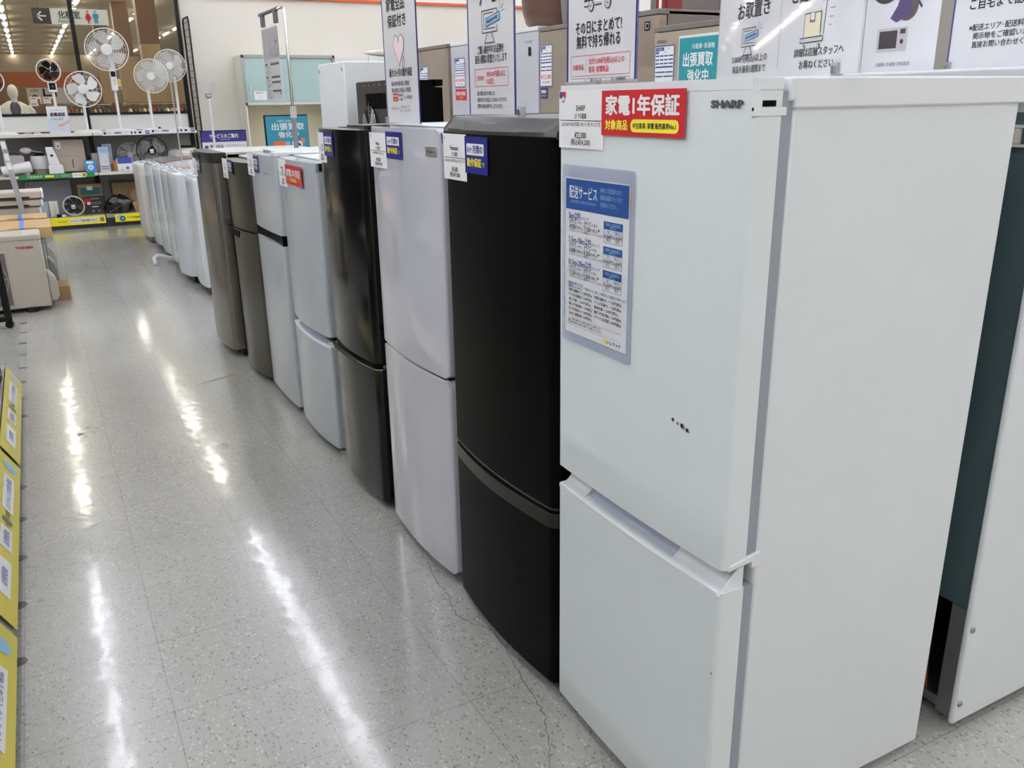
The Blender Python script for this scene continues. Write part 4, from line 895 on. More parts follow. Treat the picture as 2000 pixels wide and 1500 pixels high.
# ---------------------------------------------------------------- washing machines beyond the refrigerators
WB = M('washer_white', (222, 228, 230), .12, coat=.4, var=.01); WBL = M('washer_bluish_edge', (214, 220, 224), .12, coat=.4, var=.01)
def washer(label, xf, yc, w, bulge, H, lid, mat=WB, panel=True, base=BLACK, group='washing machines beyond the refrigerators'):
    t = thing('washing_machine', label, 'washing machine', (xf, yc, 0), -PI/2, group); t['w'] = w; t['bulge'] = bulge
    m = MB(); n = 20; hw = w/2; vs = []; fs = []; k = 20
    ring = []
    for i in range(n+1):
        x = -hw + w*i/n; d = hw-abs(x); yf = -bulge*(1-(x/hw)**2); r = .035
        if d < r: yf += r - math.sqrt(max(0, r*r-(r-d)**2))
        ring.append((x, yf))
    ring += [(hw, .54), (-hw, .54)]
    kk = len(ring)
    levels = [(0.06, .97), (0.10, 1.0), (H-.03, 1.0), (H-.008, .992), (H, .975)]
    for z, s in levels: vs += [(x*s, .27+(y-.27)*s, z + max(0, y)*(.10 if z > .2 else 0)) for x, y in ring]
    for l in range(len(levels)-1): fs += [(l*kk+i, l*kk+(i+1) % kk, (l+1)*kk+(i+1) % kk, (l+1)*kk+i) for i in range(kk)]
    fs += [tuple(range(kk))[::-1], tuple(range((len(levels)-1)*kk, len(levels)*kk))]
    m.add(vs, fs, mat); m.build('body', t, angle=50)
    b = MB(); b.box(-hw+.03, hw-.03, .02, .52, .012, .062, base); b.build('base', t, bevel=.006)
    for sx in (-1, 1):
        for yy in (.07, .46): f = MB(); f.cyl((sx*(hw-.08), yy, 0), (sx*(hw-.08), yy, .02), .022, BLACK, 12); f.build('foot', t)
    slope = lambda y: H + .10*max(0, y)
    l = MB(); l.hexa([(-hw+.06,.10,slope(.10)-.004),(hw-.06,.10,slope(.10)-.004),(hw-.06,.40,slope(.40)-.004),(-hw+.06,.40,slope(.40)-.004),(-hw+.06,.10,slope(.10)+.012),(hw-.06,.10,slope(.10)+.012),(hw-.06,.40,slope(.40)+.012),(-hw+.06,.40,slope(.40)+.012)], lid); l.build('lid', t, bevel=.004)
    if panel:
        p = MB(); p.hexa([(-hw+.05,.025,slope(.025)-.002),(hw-.05,.025,slope(.025)-.002),(hw-.05,.085,slope(.085)-.002),(-hw+.05,.085,slope(.085)-.002),(-hw+.05,.025,slope(.025)+.006),(hw-.05,.025,slope(.025)+.006),(hw-.05,.085,slope(.085)+.006),(-hw+.05,.085,slope(.085)+.006)], M('washer_panel_grey', (200, 206, 212), .3, var=.01)); o = p.build('control_panel', t, bevel=.002)
        q = MB()
        for i in range(5): q.cyl((-hw+.12+.07*i, .055, slope(.055)+.004), (-hw+.12+.07*i, .055, slope(.055)+.009), .009, INKG if i else BLUE2, 12)
        q.build('button', o)
    r = MB(); r.hexa([(-hw+.02,.42,H+.03),(hw-.02,.42,H+.03),(hw-.02,.53,H+.03),(-hw+.02,.53,H+.03),(-hw+.02,.44,H+.095),(hw-.02,.44,H+.095),(hw-.02,.53,H+.10),(-hw+.02,.53,H+.10)], mat); r.build('rear_console', t, bevel=.006)
    return t
LIDW = M('washer_lid_translucent', (206, 210, 214), .12, coat=.5, var=.01); LIDC = M('washer_lid_beige', (222, 200, 188), .12, coat=.5, var=.02); LIDD = M('washer_lid_brown_print', (96, 62, 62), .3, var=.3, vscale=18)
W1 = washer('white washing machine nearest to the grey upright freezer', .945, 6.66, .48, .02, .835, LIDC)
W2 = washer('white washing machine with a bulging front and black base', .915, 7.225, .575, .045, .835, LIDC, WBL)
W3 = washer('white washing machine with a flat beige lid, third counting from the freezer', .928, 7.825, .55, .03, .815, LIDC)
W4 = washer('slim white washing machine in the middle of the washer row', .928, 8.405, .54, .03, .805, LIDW)
W5 = washer('white washing machine with a brown printed sheet on its lid', .925, 9.005, .58, .03, .80, LIDD)
W6 = washer('ivory washing machine at the far end of the washer row', .885, 9.70, .58, .03, .775, LIDW, M('washer_ivory', (220, 216, 206), .3, coat=.2, var=.01), base=STEEL)
m = MB(); m.box(W6['w']/2+.001, W6['w']/2+.004, .05, .53, .07, .74, M('washer_dark_side', (60, 58, 56), .4)); m.build('side_panel', W6)
t = thing('drain_hose', 'bent white drain hose lying on the floor in front of the washers', 'hose', (.80, 8.05, 0))
m = MB(); m.tube([(-.02,-.03,.012),(-.03,-.02,.03),(-.028,0,.055),(-.0,.02,.07),(.04,.035,.062),(.09,.05,.04),(.145,.06,.028)], .022, WHITE_P, 12); m.build('hose_body', t)
m = MB(); m.cyl((-.018,-.045,.012),(-.02,-.02,.014), .012, WHITE_P, 12, r2=.02); m.build('hose_end', t)
# clear upright rod and sign board above the washers
t = thing('clear_sign_rod', 'thin clear rod standing on a washing machine in front of the fans', 'rod', (1.02, 7.44, .884))
m = MB(); m.cyl((0,0,.01),(-.004,.02,.66), .006, M('clear_rod_grey', (176, 178, 178), .15, alpha=.75, var=0), 10); m.build('rod', t)
m = MB(); m.cyl((0,0,0),(0,0,.012), .05, CLEAR, 20); m.build('rod_foot', t)
t = thing('service_board', 'service guide board with a purple header leaning above the washers', 'sign board', (1.09, 6.84, .938))
m = MB(); W, H = .33, .205; m.box(0, W, 0, .008, 0, H, BLACK); m.build('frame', t, bevel=.002)
m = MB(); y = -.001; m.rect(.006, W-.004, .006, H-.006, PAPERC, y); m.rect(.006, W-.004, H*.60, H-.006, PURPLE, y-.0006); m.text('サービスのご案内', W*.5, H*.80, .034, INKW, w=W*.62, bold=.02, y=y-.0012); m.line([(W*.42,H*.68),(W*.62,H*.68)], .002, INKW, y-.0012)
m.disc(.035, H*.42, .014, BLUET, y-.0006); m.text('家電全品', .06, H*.45, .024, INK, align='L', y=y-.0006, bold=.02, w=.095); m.text('安心の保証付き', .06, H*.28, .024, INK, align='L', y=y-.0006, bold=.02, w=.115)
for i in range(3): m.text('最長12ヶ月の動作保証をお付けします', .185, H*(.47-.11*i), .012, INKG, align='L', y=y-.0006, maxw=.13)
m.build('printed_sheet', t, smooth=False)
m = MB(); m.box(.05, .325, .009, .06, 0, .01, BLACK); m.build('stand_foot', t)
t = thing('floor_lamp', 'slim white floor lamp with an upturned frosted shade behind the freezer', 'floor lamp', (1.085, 6.26, 0))
m = MB(); m.lathe([(.001,0),(.13,0),(.13,.012),(.03,.022),(.012,.03),(.001,.03)], FANW, n=28); m.build('base', t)
m = MB(); m.tube([(0,0,.02),(0,0,.8),(-.004,0,1.37)], .0075, FANW, 12); m.build('pole', t)
m = MB(); m.lathe([(.012,1.365),(.022,1.375),(.018,1.40),(.03,1.405)], STEEL, (-.004,0,0), 16); m.build('socket', t)
m = MB(); m.lathe([(.018,1.385),(.034,1.395),(.052,1.44),(.061,1.468),(.059,1.468),(.048,1.44),(.03,1.40),(.018,1.39)], M('frosted_white_glass', (240, 240, 236), .3, alpha=.9, var=.01), (-.004,0,0), 28); m.build('lamp_shade', t)
t = thing('pickup_sign', 'blue-teal home pickup sign in a dark frame behind the white refrigerators', 'sign board', (1.375, 6.02, 0), R(4))
m = MB(); W = .30; m.box(0, W, 0, .012, .86, 1.252, BLACK); m.build('frame', t, bevel=.002)
m = MB(); y = -.001; m.rect(.008, W-.004, .868, 1.244, TEALB, y); y -= .0006; m.text('冷蔵庫･洗濯機', W*.45, 1.212, .016, INKW, y=y, maxw=.1); m.text('出張買取', W*.53, 1.176, .048, INKW, w=W*.74, bold=.025, y=y); m.text('強化中', W*.53, 1.124, .042, INKW, w=W*.46, bold=.025, y=y)
m.rect(.05, .13, 1.05, 1.085, ORANGE, y); m.rect(.07, .13, 1.02, 1.045, INKG, y); m.rect(.13, .165, 1.0, 1.08, LBLUE, y-.0004); m.rect(.18, .25, 1.0, 1.08, PAPER, y); m.disc(.215, 1.045, .026, PURPLE, y-.0004); m.disc(.255, 1.085, .016, ORANGE, y-.0006); m.rect(.02, .14, .90, .985, CREAMP, y); m.rect(.16, .28, .90, .985, CREAMP, y)
m.build('printed_sheet', t, smooth=False)
m = MB(); m.tube([(W/2,.015,.02),(W/2,.015,.9)], .012, BLACK, 10); m.lathe([(.001,0),(.15,0),(.15,.012),(.02,.022),(.001,.022)], BLACK, (W/2,.03,0), 24); m.build('stand', t)
# hanging leaflet stand on the white refrigerator
t = thing('leaflet_stand', 'bent chrome pole standing on a white refrigerator', 'stand', (1.06, 4.05, 1.125))
m = MB(); m.tube([(0,0,.005),(0,0,.57),(0,.008,.59),(0,.03,.6),(0,.45,.602)], .006, CHROME, 10); m.build('pole', t)
m = MB(); m.cyl((0,0,.0),(0,0,.14), .0105, M('pole_sleeve_grey', (120,120,118), .5), 14); m.box(-.012,.012,-.012,.012,.135,.185, M('grey_clamp', (170,170,166), .4)); m.build('sleeve', t, bevel=.001)
m = MB(); m.cyl((0,.12,.602),(0,.46,.602), .0085, SILVERD, 12); m.build('grip_bar', t)
for yy in (.16, .41): m = MB(); m.box(-.008, .008, yy-.018, yy+.018, .545, .608, SILVERD); m.build('clip', t, bevel=.002)
t = thing('hanging_leaflet', 'long leaflet in a crinkled clear sleeve hanging from the chrome pole', 'leaflet', (1.06, 4.505, 1.660), -PI/2)
m = MB(); W, H = .31, .325; m.box(0, W, -.0006, .0006, -H, 0, PAPERC); y = -.0014
m.rect(.004, W-.004, -H*.42, -.004, M('photo_room', (188, 180, 184), .4, var=.12, vscale=20), y); m.rect(W*.45, W*.78, -H*.40, -H*.26, M('photo_sofa', (164, 170, 184), .4, var=.05), y-.0004); m.frame(W*.78, W*.92, -H*.38, -H*.20, .005, M('ink_brown', (150, 80, 50), .5, var=0), y-.0004)
for z in (.49, .67, .74, .86): m.rect(W*.4, W*.92, -H*(z+.015), -H*(z-.015), INK, y)
for z in (.49, .67): m.rect(W*.06, W*.2, -H*(z+.015), -H*(z-.015), INK, y)
for i, z in enumerate((.53, .59, .72, .77, .80, .86, .90, .95)): m.text('サービスのご案内' if i % 2 else '買取強化中', W*.2, -H*z, .010, INK, y=y, maxw=W*.3); m.text('･ ･ ･ ･', W*.66, -H*z, .014, INKG, y=y)
m.rect(W*.82, W*.92, -H*.91, -H*.885, REDT, y)
m.build('printed_sheet', t, smooth=False)
m = MB(); nx, nz = 8, 16; vs = []; fs = []
for i in range(nx+1):
    for j in range(nz+1): vs.append((-.004+(W+.008)*i/nx, -.004+random.uniform(-.003,.0015)*(1 if j > 8 else .2), -H-.004+(H+.012)*j/nz))
for i in range(nx):
    for j in range(nz): a = i*(nz+1)+j; fs.append((a, a+nz+1, a+nz+2, a+1))
m.add(vs, fs, CLEAR); m.build('clear_sleeve', t)

# ---------------------------------------------------------------- display shelving along the glazed partition
t = thing('display_shelving', 'long white display shelving with black uprights under the glass partition', 'shelving', (0, 11.06, 0))
SH = t
for x in (-1.9, -.62, .605, 1.735):
    m = MB(); m.box(x-.022, x+.022, .40, .46, 0, 3.3, BLACK); m.build('upright', t, bevel=.003)
for a, b in ((-1.88, -.64), (-.60, .585), (.625, 1.715)):
    m = MB(); m.box(a, b, .43, .445, .14, 1.02, SHELFG); m.build('back_panel', t)
    m = MB(); m.box(a, b, .42, .445, 1.06, 1.235, SHELF); m.build('upper_panel', t, bevel=.004)
    m = MB(); m.box(a-.01, b+.01, .405, .45, 1.236, 1.262, BLACK); m.build('rail', t)
    for z in (1.045, .612):
        m = MB(); m.box(a-.015, b+.015, 0, .425, z-.03, z, BEIGE); m.build('shelf_board', t, bevel=.003)
    m = MB(); m.box(a-.015, b+.015, 0, .425, .10, .14, ACG); m.build('deck', t, bevel=.003)
    m = MB(); m.box(a-.015, b+.015, .01, .42, 0, .10, KICKB); m.build('kick_plate', t)
def strip(label, x0, x1, z0, z1, draw, loc_y=11.056, tilt=0, mat=PAPERC):
    m = MB(); m.box(0, x1-x0, -.0006, .0006, 0, z1-z0, mat); draw(m, x1-x0, z1-z0)
    o = m.build('price_rail_strip', smooth=False, loc=(x0, loc_y, z0)); tag(o, label, 'strip', 'printed shelf edge strips'); o.rotation_euler.x = tilt; return o
D2 = -.0016
def yel1(m, W, H):
    m.text('トレファク', W*.22, H*.5, H*.38, M('ink_olive', (120, 104, 30), .5, var=0), y=D2, bold=.03, maxw=W*.16); m.rect(W*.35, W*.86, H*.25, H*.78, PAPER, D2); m.text('オンラインで在庫を確認できます', W*.60, H*.5, H*.32, BLUET, y=D2-.0006, maxw=W*.48, bold=.02); m.rect(W*.90, W*.97, H*.25, H*.78, INKG, D2)
def yel2(m, W, H):
    m.disc(W*.16, H*.6, H*.3, LBLUE, D2); m.disc(W*.27, H*.42, H*.34, BLUE2, D2-.0004); m.disc(W*.27, H*.42, H*.16, LBLUE, D2-.0008); m.text('トレファクONLINE', W*.68, H*.5, H*.36, INK, y=D2, maxw=W*.48, bold=.03)
strip('yellow strip with white text bar along the bottom deck of the back shelving', .03, .60, .045, .135, yel1, mat=YELLOW)
strip('yellow strip with a blue round mark at the right end of the bottom deck', .70, 1.0, .045, .135, yel2, mat=YELLOW)
strip('long yellow strip on the bottom deck hidden behind the washers', 1.02, 1.6, .045, .135, yel2, mat=YELLOW)
GREEN = M('green_print', (44, 138, 74), .4, coat=.3, var=.01)
def gr(m, W, H):
    m.text('下取強化中', W*.20, H*.5, H*.6, M('ink_pale_green', (190, 226, 196), .5, var=0), y=D2, maxw=W*.20, bold=.02); m.rect(W*.34, W*.46, H*.3, H*.7, YELLOW, D2); m.rect(W*.48, W*.53, H*.15, H*.85, INKG, D2); m.text('買い替えおトク', W*.62, H*.6, H*.3, INKW, y=D2, maxw=W*.13); m.text('キャンペーン', W*.62, H*.3, H*.3, INKW, y=D2, maxw=W*.13)
    m.rect(W*.70, W*.88, 0.0, H, PAPER, D2); m.text('リサイクル', W*.77, H*.5, H*.4, INK, y=D2-.0005, maxw=W*.1); m.disc(W*.86, H*.5, H*.5, YELLOW, D2-.0005); m.rect(W*.84, W*.88, H*.2, H*.8, INKG, D2-.001)
strip('green strip on the middle shelf edge with a yellow block', -.20, .56, .57, .624, gr, mat=GREEN)
def wh(m, W, H):
    m.disc(W*.06, H*.5, H*.25, INK, D2); m.text('トレファク', W*.12, H*.5, H*.3, INK, y=D2, maxw=W*.13, bold=.02); m.text('家電製品', W*.33, H*.5, H*.36, INK, y=D2, maxw=W*.18, bold=.03)
    m.rect(W*.60, W*.63, H*.2, H*.8, BLUET, D2); m.disc(W*.69, H*.5, H*.22, INK, D2); m.rect(W*.76, W*.82, H*.3, H*.7, INK, D2); m.rect(W*.90, W*.99, H*.15, H*.85, BLUE2, D2); m.text('買取', W*.945, H*.5, H*.4, INKW, y=D2-.0005)
strip('left white strip on the top shelf edge under the big fan', .70, 1.21, 1.012, 1.065, wh)
strip('right white strip on the top shelf edge under the two small fans', 1.215, 1.71, 1.022, 1.075, wh)

# wire grid panel at the right end
t = thing('wire_grid_panel', 'tall narrow black wire grid panel at the right end of the back shelving', 'grid panel', (1.79, 11.08, 0))
m = MB(); m.tube([(0,0,.02),(0,0,2.25),(0,.03,2.29),(0,.37,2.29),(0,.40,2.25),(0,.40,.02)], .009, WIRE, 8); m.build('frame', t)
m = MB()
for k in range(30): m.cyl((0,0,.06+k*.075),(0,.40,.06+k*.075), .0028, WIRE, 6)
for k in range(1,5): m.cyl((0,.08*k,.05),(0,.08*k,2.29), .0028, WIRE, 6)
m.build('wire_mesh', t)

# ---------------------------------------------------------------- fans
def blade(m, r0, r1, a0, sweep, mat, tw=.02, y=0.0):
    n = 8; vs = []; fs = []
    for i in range(n+1):
        q = i/n; r = r0 + (r1-r0)*q; half = R(sweep)*(0.35+0.9*math.sin(PI*min(.98, .12+q*.75)))/2; lead = R(a0) + R(22)*q
        for s in (-1, 1): a = lead + s*half; vs.append((r*math.cos(a), y + s*tw*(.4+.6*q), r*math.sin(a)))
    for i in range(n): fs.append((2*i, 2*i+1, 2*i+3, 2*i+2))
    o = len(vs); vs += [(x, yy+.003, z) for x, yy, z in vs]; fs += [tuple(q+o for q in f)[::-1] for f in fs]
    return m.add(vs, fs, mat)
def fan(label, loc, poleh, head, Rr, yaw=0, tilt=0, body=FANW, blades=FANCL, nb=5, guard=FANW, rings=5, spokes=24, base_r=.15, style='stand', hub=None, sweep=46, hubr=.27, ringw=.0013, polew=.016, faceplate=None):
    t = thing('electric_fan', label, 'fan', loc, 0, 'electric fans on the back shelving')
    if style == 'stand':
        m = MB(); m.lathe([(.001,0),(base_r,0),(base_r,.012),(base_r*.8,.026),(.03,.036),(.001,.036)], body, n=28); m.build('base', t)
        m = MB(); m.tube([(0,0,.03),(0,0,poleh)], polew, body, 12); m.build('pole', t)
    else:
        m = MB(); m.lathe([(.001,0),(base_r,0),(base_r,.02),(base_r*.7,.045),(.02,.06),(.001,.06)], body, n=24, sy=.8); m.build('base', t)
        m = MB(); m.tube([(0,0,.05),(0,.01,poleh)], polew, body, 10); m.build('pole', t)
    h = bpy.data.objects.new('head', None); COL.objects.link(h); h.empty_display_size = .05; h.parent = t; h.location = head; h.rotation_euler = (R(tilt), 0, R(yaw))
    m = MB(); m.lathe([(.001,.03),(Rr*.24,.03),(Rr*.26,.06),(Rr*.22,.12),(.001,.14)], body, axis='y', n=20); m.build('motor', h)
    m = MB()
    m.ring((0, -.02, 0), Rr, .0055, guard, 'y', 40)
    for side, yy in ((-1, -.052), (1, .028)):
        for k in range(rings): q = (k+1)/(rings+1); m.ring((0, -.02+(yy+.02)*math.cos(q*PI/2), 0), Rr*q, ringw, guard, 'y', 32, 5)
        for k in range(spokes):
            a = 2*PI*k/spokes; m.tube([(Rr*q2*math.cos(a+.25*q2*side), -.02+(yy+.02)*math.cos(q2*PI/2), Rr*q2*math.sin(a+.25*q2*side)) for q2 in (.2, .45, .7, .9, 1.0)], .0009, guard, 4)
    m.build('guard', h)
    for k in range(nb): b = MB(); blade(b, Rr*.18, Rr*.90, 360*k/nb + 17, sweep, blades, tw=Rr*.09); b.build('blade', h)
    m = MB(); m.lathe([(.001,-.058),(Rr*hubr*.85,-.056),(Rr*hubr,-.046),(Rr*hubr*.9,-.02),(.001,.0)], hub or body, axis='y', n=24); m.build('hub_cap', h)
    if faceplate: m = MB(); m.rect(-.02, .02, -.024, .024, PAPER, -.0605); m.rect(-.012, .012, -.016, -.004, INKG, -.0609); m.build('tag', h, smooth=False)
    return t, h
ZT = 1.046
f, h = fan('tallest white fan with an extra large round guard on the top shelf', (.925, 11.27, ZT), .80, (-.03, -.10, .885), .222, yaw=-8, tilt=6, rings=8, nb=5, base_r=.17, polew=.015)
m = MB(); m.hexa([(-.034,-.055,.45),(.034,-.055,.45),(.034,.03,.45),(-.034,.03,.45),(-.03,-.06,.88),(.03,-.06,.88),(.03,.02,.88),(-.03,.02,.88)], FANW); m.build('neck', f, bevel=.008)
m = MB(); m.rrect(-.024, .024, .60, .655, .008, BLACK, -.0615); m.disc(.004, .56, .017, M('dial_grey', (206, 206, 206), .3, var=0), -.061); m.disc(.004, .525, .006, INKG, -.0605); m.build('display', f, smooth=False)
f, h = fan('medium white fan with five broad white blades on the top shelf', (.575, 11.27, ZT), .40, (.017, -.10, .468), .188, yaw=-10, tilt=4, rings=3, blades=FANW, base_r=.15)
f, h = fan('small white fan with a black ring and black blades behind the power check sign', (.29, 11.27, ZT), .56, (-.008, -.06, .665), .113, yaw=-12, tilt=8, blades=BLACK, guard=BLACK, hub=BLACK, rings=1, spokes=0, base_r=.11, sweep=52, hubr=.16)
m = MB(); m.ring((0,-.03,0), .119, .007, FANW, 'y', 40); m.build('outer_ring', h)
m = MB(); m.box(-.045, .045, -.045, -.005, .44, .545, FANW); m.build('control_box', f, bevel=.008)
m = MB(); m.rect(-.032, .032, .465, .535, BLACK, -.046); m.disc(.004, .50, .005, INKW, -.0464); m.build('display', f, smooth=False)
f, h = fan('white ring-guard fan standing in front of its twin on the top shelf', (1.275, 11.25, ZT), .50, (.045, -.10, .605), .183, yaw=-14, tilt=5, rings=9, blades=FANCL, base_r=.13, ringw=.0022, hubr=.24)
f, h = fan('white ring-guard fan next to the wire grid on the top shelf', (1.59, 11.30, ZT), .60, (-.045, -.10, .72), .176, yaw=-16, tilt=6, rings=9, blades=FANCL, base_r=.13, ringw=.0022, hubr=.24)
f, h = fan('white fan with a black ring at the left border of the photo', (-.265, 11.27, ZT), .46, (-.015, -.06, .555), .112, yaw=-12, blades=BLACK, guard=BLACK, hub=BLACK, rings=1, spokes=0, base_r=.14)
m = MB(); m.ring((0,-.03,0), .119, .007, FANW, 'y', 40); m.build('outer_ring', h)
f, h = fan('grey translucent desk fan behind the white and blue box on the middle shelf', (.99, 11.385, .613), .10, (0, -.06, .175), .135, yaw=-10, tilt=8, style='desk', guard=M('fan_grey_clear', (206, 208, 208), .2, alpha=.8, var=0), rings=4, base_r=.10, body=M('fan_pale_grey', (200, 200, 200), .3, var=.01))
f, h = fan('black desk fan with a white price tag on its hub on the middle shelf', (1.21, 11.175, .613), .12, (0, -.06, .218), .166, yaw=-8, tilt=6, style='desk', guard=BLACK, body=BLACK, blades=M('fan_smoke_blade', (170, 170, 170), .2, alpha=.5, var=0), nb=3, rings=3, spokes=18, sweep=80, base_r=.11, faceplate=True)
f, h = fan('low black-bladed fan with a white rim on the bottom deck', (.295, 11.14, .141), .04, (0, -.06, .121), .109, yaw=-8, tilt=8, style='desk', guard=FANW, body=ACG, blades=M('fan_dark_blade', (44, 42, 42), .3, var=.03), nb=7, rings=0, spokes=0, hub=BLACK, base_r=.07, sweep=40, faceplate=True)
# power check sign
m = MB(); W, H = .205, .29; m.box(0, W, -.001, .001, 0, H, PAPERC); y = -.0018
m.rect(.0, W, 0, H*.56, M('photo_pale_blue', (206, 218, 226), .4, var=.03), y); m.text('お買上げ前の動作チェックを', W*.5, H*.86, H*.045, INKG, y=y-.0004, maxw=W*.6); m.text('通電確認', W*.5, H*.70, H*.15, INK, w=W*.74, bold=.03, y=y-.0004); m.text('いたします', W*.47, H*.545, H*.09, INK, w=W*.58, bold=.015, y=y-.0008)
m.poly([(W*.42,H*.30),(W*.55,H*.36),(W*.75,H*.38),(W,H*.50),(W,H*.42),(W*.78,H*.31),(W*.66,H*.27),(W*.5,H*.26)], M('photo_skin', (224, 160, 146), .5, var=.05), y-.0008)
m.line([(W*.42,H*.17),(W*.8,H*.2)], .002, REDT, y-.0008); m.line([(W*.46,H*.11),(W*.8,H*.13)], .0015, INKG, y-.0008)
o = m.build('power_check_sign', smooth=False, loc=(.186, 11.10, 1.0465)); tag(o, 'pale power check sign with a pointing hand in front of the small black fan', 'sign')
t = thing('plug_cable', 'black power plug and cord lying on the top shelf between the right fans', 'cord', (1.33, 11.09, 1.046))
m = MB(); m.tube([(0,0,.03),(.05,.01,.02),(.10,.0,.008),(.17,.02,.006),(.22,0,.006)], .004, BLACK, 8); m.build('cord', t)
m = MB(); m.box(-.02, .006, -.012, .012, .022, .046, BLACK); m.build('plug', t, bevel=.003)

# ---------------------------------------------------------------- goods on the middle shelf
ZM = .613
def single(name, label, cat, build, loc, rotz=0, bevel=0, group=None):
    m = MB(); build(m); o = m.build(name, loc=loc, rotz=rotz, bevel=bevel); return tag(o, label, cat, group)
t = thing('panel_heater', 'pinkish white rounded panel heater at the left of the middle shelf', 'heater', (-.215, 11.24, ZM))
m = MB(); m.prism([(-.10,.02),(.10,.02),(.10,.19),(.085,.212),(-.10,.215)], -.02, .02, 'y', M('pink_white_panel', (206, 196, 196), .3, var=.01)); m.build('panel', t, bevel=.008)
for s in (-.07, .07): m = MB(); m.box(s-.012, s+.012, -.05, .05, 0, .022, ACG); m.build('foot', t, bevel=.003)
m = MB(); m.tube([(-.06,0,.215),(-.04,0,.24),(.02,.01,.235),(.05,0,.215)], .004, BLACK, 6); m.build('cord', t)
t = thing('air_purifier', 'taupe box shaped appliance behind the white cylinder on the middle shelf', 'appliance', (-.06, 11.42, ZM))
m = MB(); m.box(-.09, .09, -.035, .035, 0, .212, M('dusky_taupe', (146, 130, 124), .4, var=.02)); m.build('case', t, bevel=.008)
m = MB(); m.box(-.07, .07, -.036, -.034, .15, .2, TAUPE_S); m.build('grille', t)
t = thing('humidifier', 'white cylindrical humidifier on a grey foot on the middle shelf', 'humidifier', (.04, 11.275, ZM))
m = MB(); m.lathe([(.001,.055),(.088,.055),(.096,.07),(.096,.19),(.09,.20),(.08,.20),(.078,.185),(.001,.18)], FANW, n=28); m.build('tank', t)
m = MB(); m.lathe([(.001,0),(.075,0),(.078,.05),(.001,.055)], ACG, n=24); m.build('foot', t)
m = MB(); m.lathe([(.078,.19),(.07,.215),(.03,.225),(.001,.225)], BLACK, n=24, sx=.7); m.build('lid', t)
t = thing('clip_lamp', 'white clip lamp lying across the humidifier and the taupe appliance', 'lamp', (-.085, 11.26, ZM+.226))
m = MB(); m.ball((0,0,.035), .06, .035, .034, FANW, 20, 10); m.build('lamp_head', t)
m = MB(); m.tube([(.05,0,.03),(.11,.0,.015),(.15,.01,.008)], .008, FANW, 8); m.tube([(.05,-.01,.02),(.11,-.012,.004),(.15,0,.002)], .005, BLACK, 8); m.build('arm', t)
t = thing('white_cylinder', 'white cylinder lying tilted at the left end of the middle shelf edge', 'cylinder', (-.20, 11.07, ZM+.002))
m = MB(); m.cyl((-.15,0,.055),(.14,.015,.095), .05, FANW, 28, r2=.058); m.build('body', t)
m = MB(); m.cyl((.139,.0149,.095),(.143,.0152,.0955), .05, M('paper_core', (170,168,166),.5), 24); m.cyl((-.10,0,0),(-.10,0,.012), .03, ACG, 14); m.cyl((.09,0.01,0),(.09,.01,.036), .03, ACG, 14); m.build('support', t)
t = thing('tower_air_cleaner', 'slim white tower appliance with a small black display', 'appliance', (.182, 11.12, ZM))
m = MB(); m.hexa([(-.075,-.05,0),(.075,-.05,0),(.075,.05,0),(-.075,.05,0),(-.07,-.05,.10),(.07,-.05,.10),(.07,.05,.10),(-.07,.05,.10)], FANW); m.hexa([(-.062,-.045,.10),(.05,-.045,.10),(.05,.045,.10),(-.062,.045,.10),(-.075,-.04,.295),(.0,-.04,.295),(.0,.04,.295),(-.075,.04,.295)], FANW); m.build('case', t, bevel=.006)
m = MB(); m.rect(-.035, -.008, .195, .215, BLACK, -.0445); m.build('display', t, smooth=False)
t = thing('dehumidifier', 'beige dehumidifier with a tank slot, largest box on the middle shelf', 'dehumidifier', (.35, 11.305, ZM)); BG = M('beige_appliance', (178, 166, 150), .4, var=.015)
m = MB(); m.box(-.155, .155, -.09, .09, .012, .365, BG); m.build('case', t, bevel=.008)
m = MB(); m.box(-.15, .15, -.096, -.088, .02, .185, BG); d = m.build('water_tank', t, bevel=.003)
m = MB(); m.box(.01, .018, -.0975, -.094, .06, .15, BLACK); m.build('level_window', d)
m = MB(); m.rect(-.135, -.085, .27, .345, PAPER, -.0915); m.rect(-.12, -.10, .285, .305, INKG, -.092); m.build('price_tag', t, smooth=False)
m = MB(); m.tube([(.10,.0,.366),(.15,0,.375),(.168,-.02,.33),(.175,-.03,.24),(.17,-.03,.20),(.185,-.03,.16)], .006, BLACK, 8); m.box(.17, .195, -.045, -.015, .13, .165, BLACK); m.build('cord', t)
m = MB(); m.box(-.04, .04, -.092, -.02, 0, .014, BLACK); m.build('foot', t)
single('boxed_product', 'small bright blue product box leaning on the middle shelf', 'box', lambda m: (m.box(-.055, .055, -.03, .03, 0, .138, M('bright_blue_box', (66, 140, 206), .4, var=.03)), m.disc(.0, .06, .03, PAPER, -.0305), m.rect(-.04, .03, .1, .125, PAPER, -.0305), m.disc(.0, .06, .018, LBLUE, -.0308)), (.535, 11.13, ZM))
single('boxed_product', 'plain pinkish box standing between the blue box and the tall white box', 'box', lambda m: m.box(-.055, .055, -.04, .04, 0, .205, M('pink_beige_box', (206, 188, 180), .5, var=.02)), (.622, 11.30, ZM), bevel=.002)
LB = M('pale_blue_box', (196, 208, 222), .35, coat=.3, var=.03, vscale=25)
def tallbox(m, W, H):
    m.box(-W/2, W/2, -.04, .04, 0, H, LB); m.rect(-W*.4, W*.4, H*.78, H*.95, LBLUE, -.0405)
    for k in range(7): m.rect(-W*.38, W*.38, H*(.1+.09*k), H*(.135+.09*k), (INKG, REDT, LBLUE)[k % 3] if k < 2 else PAPER, -.0405)
single('boxed_product', 'tall white and blue printed box in front on the middle shelf', 'box', lambda m: tallbox(m, .105, .275), (.69, 11.20, ZM))
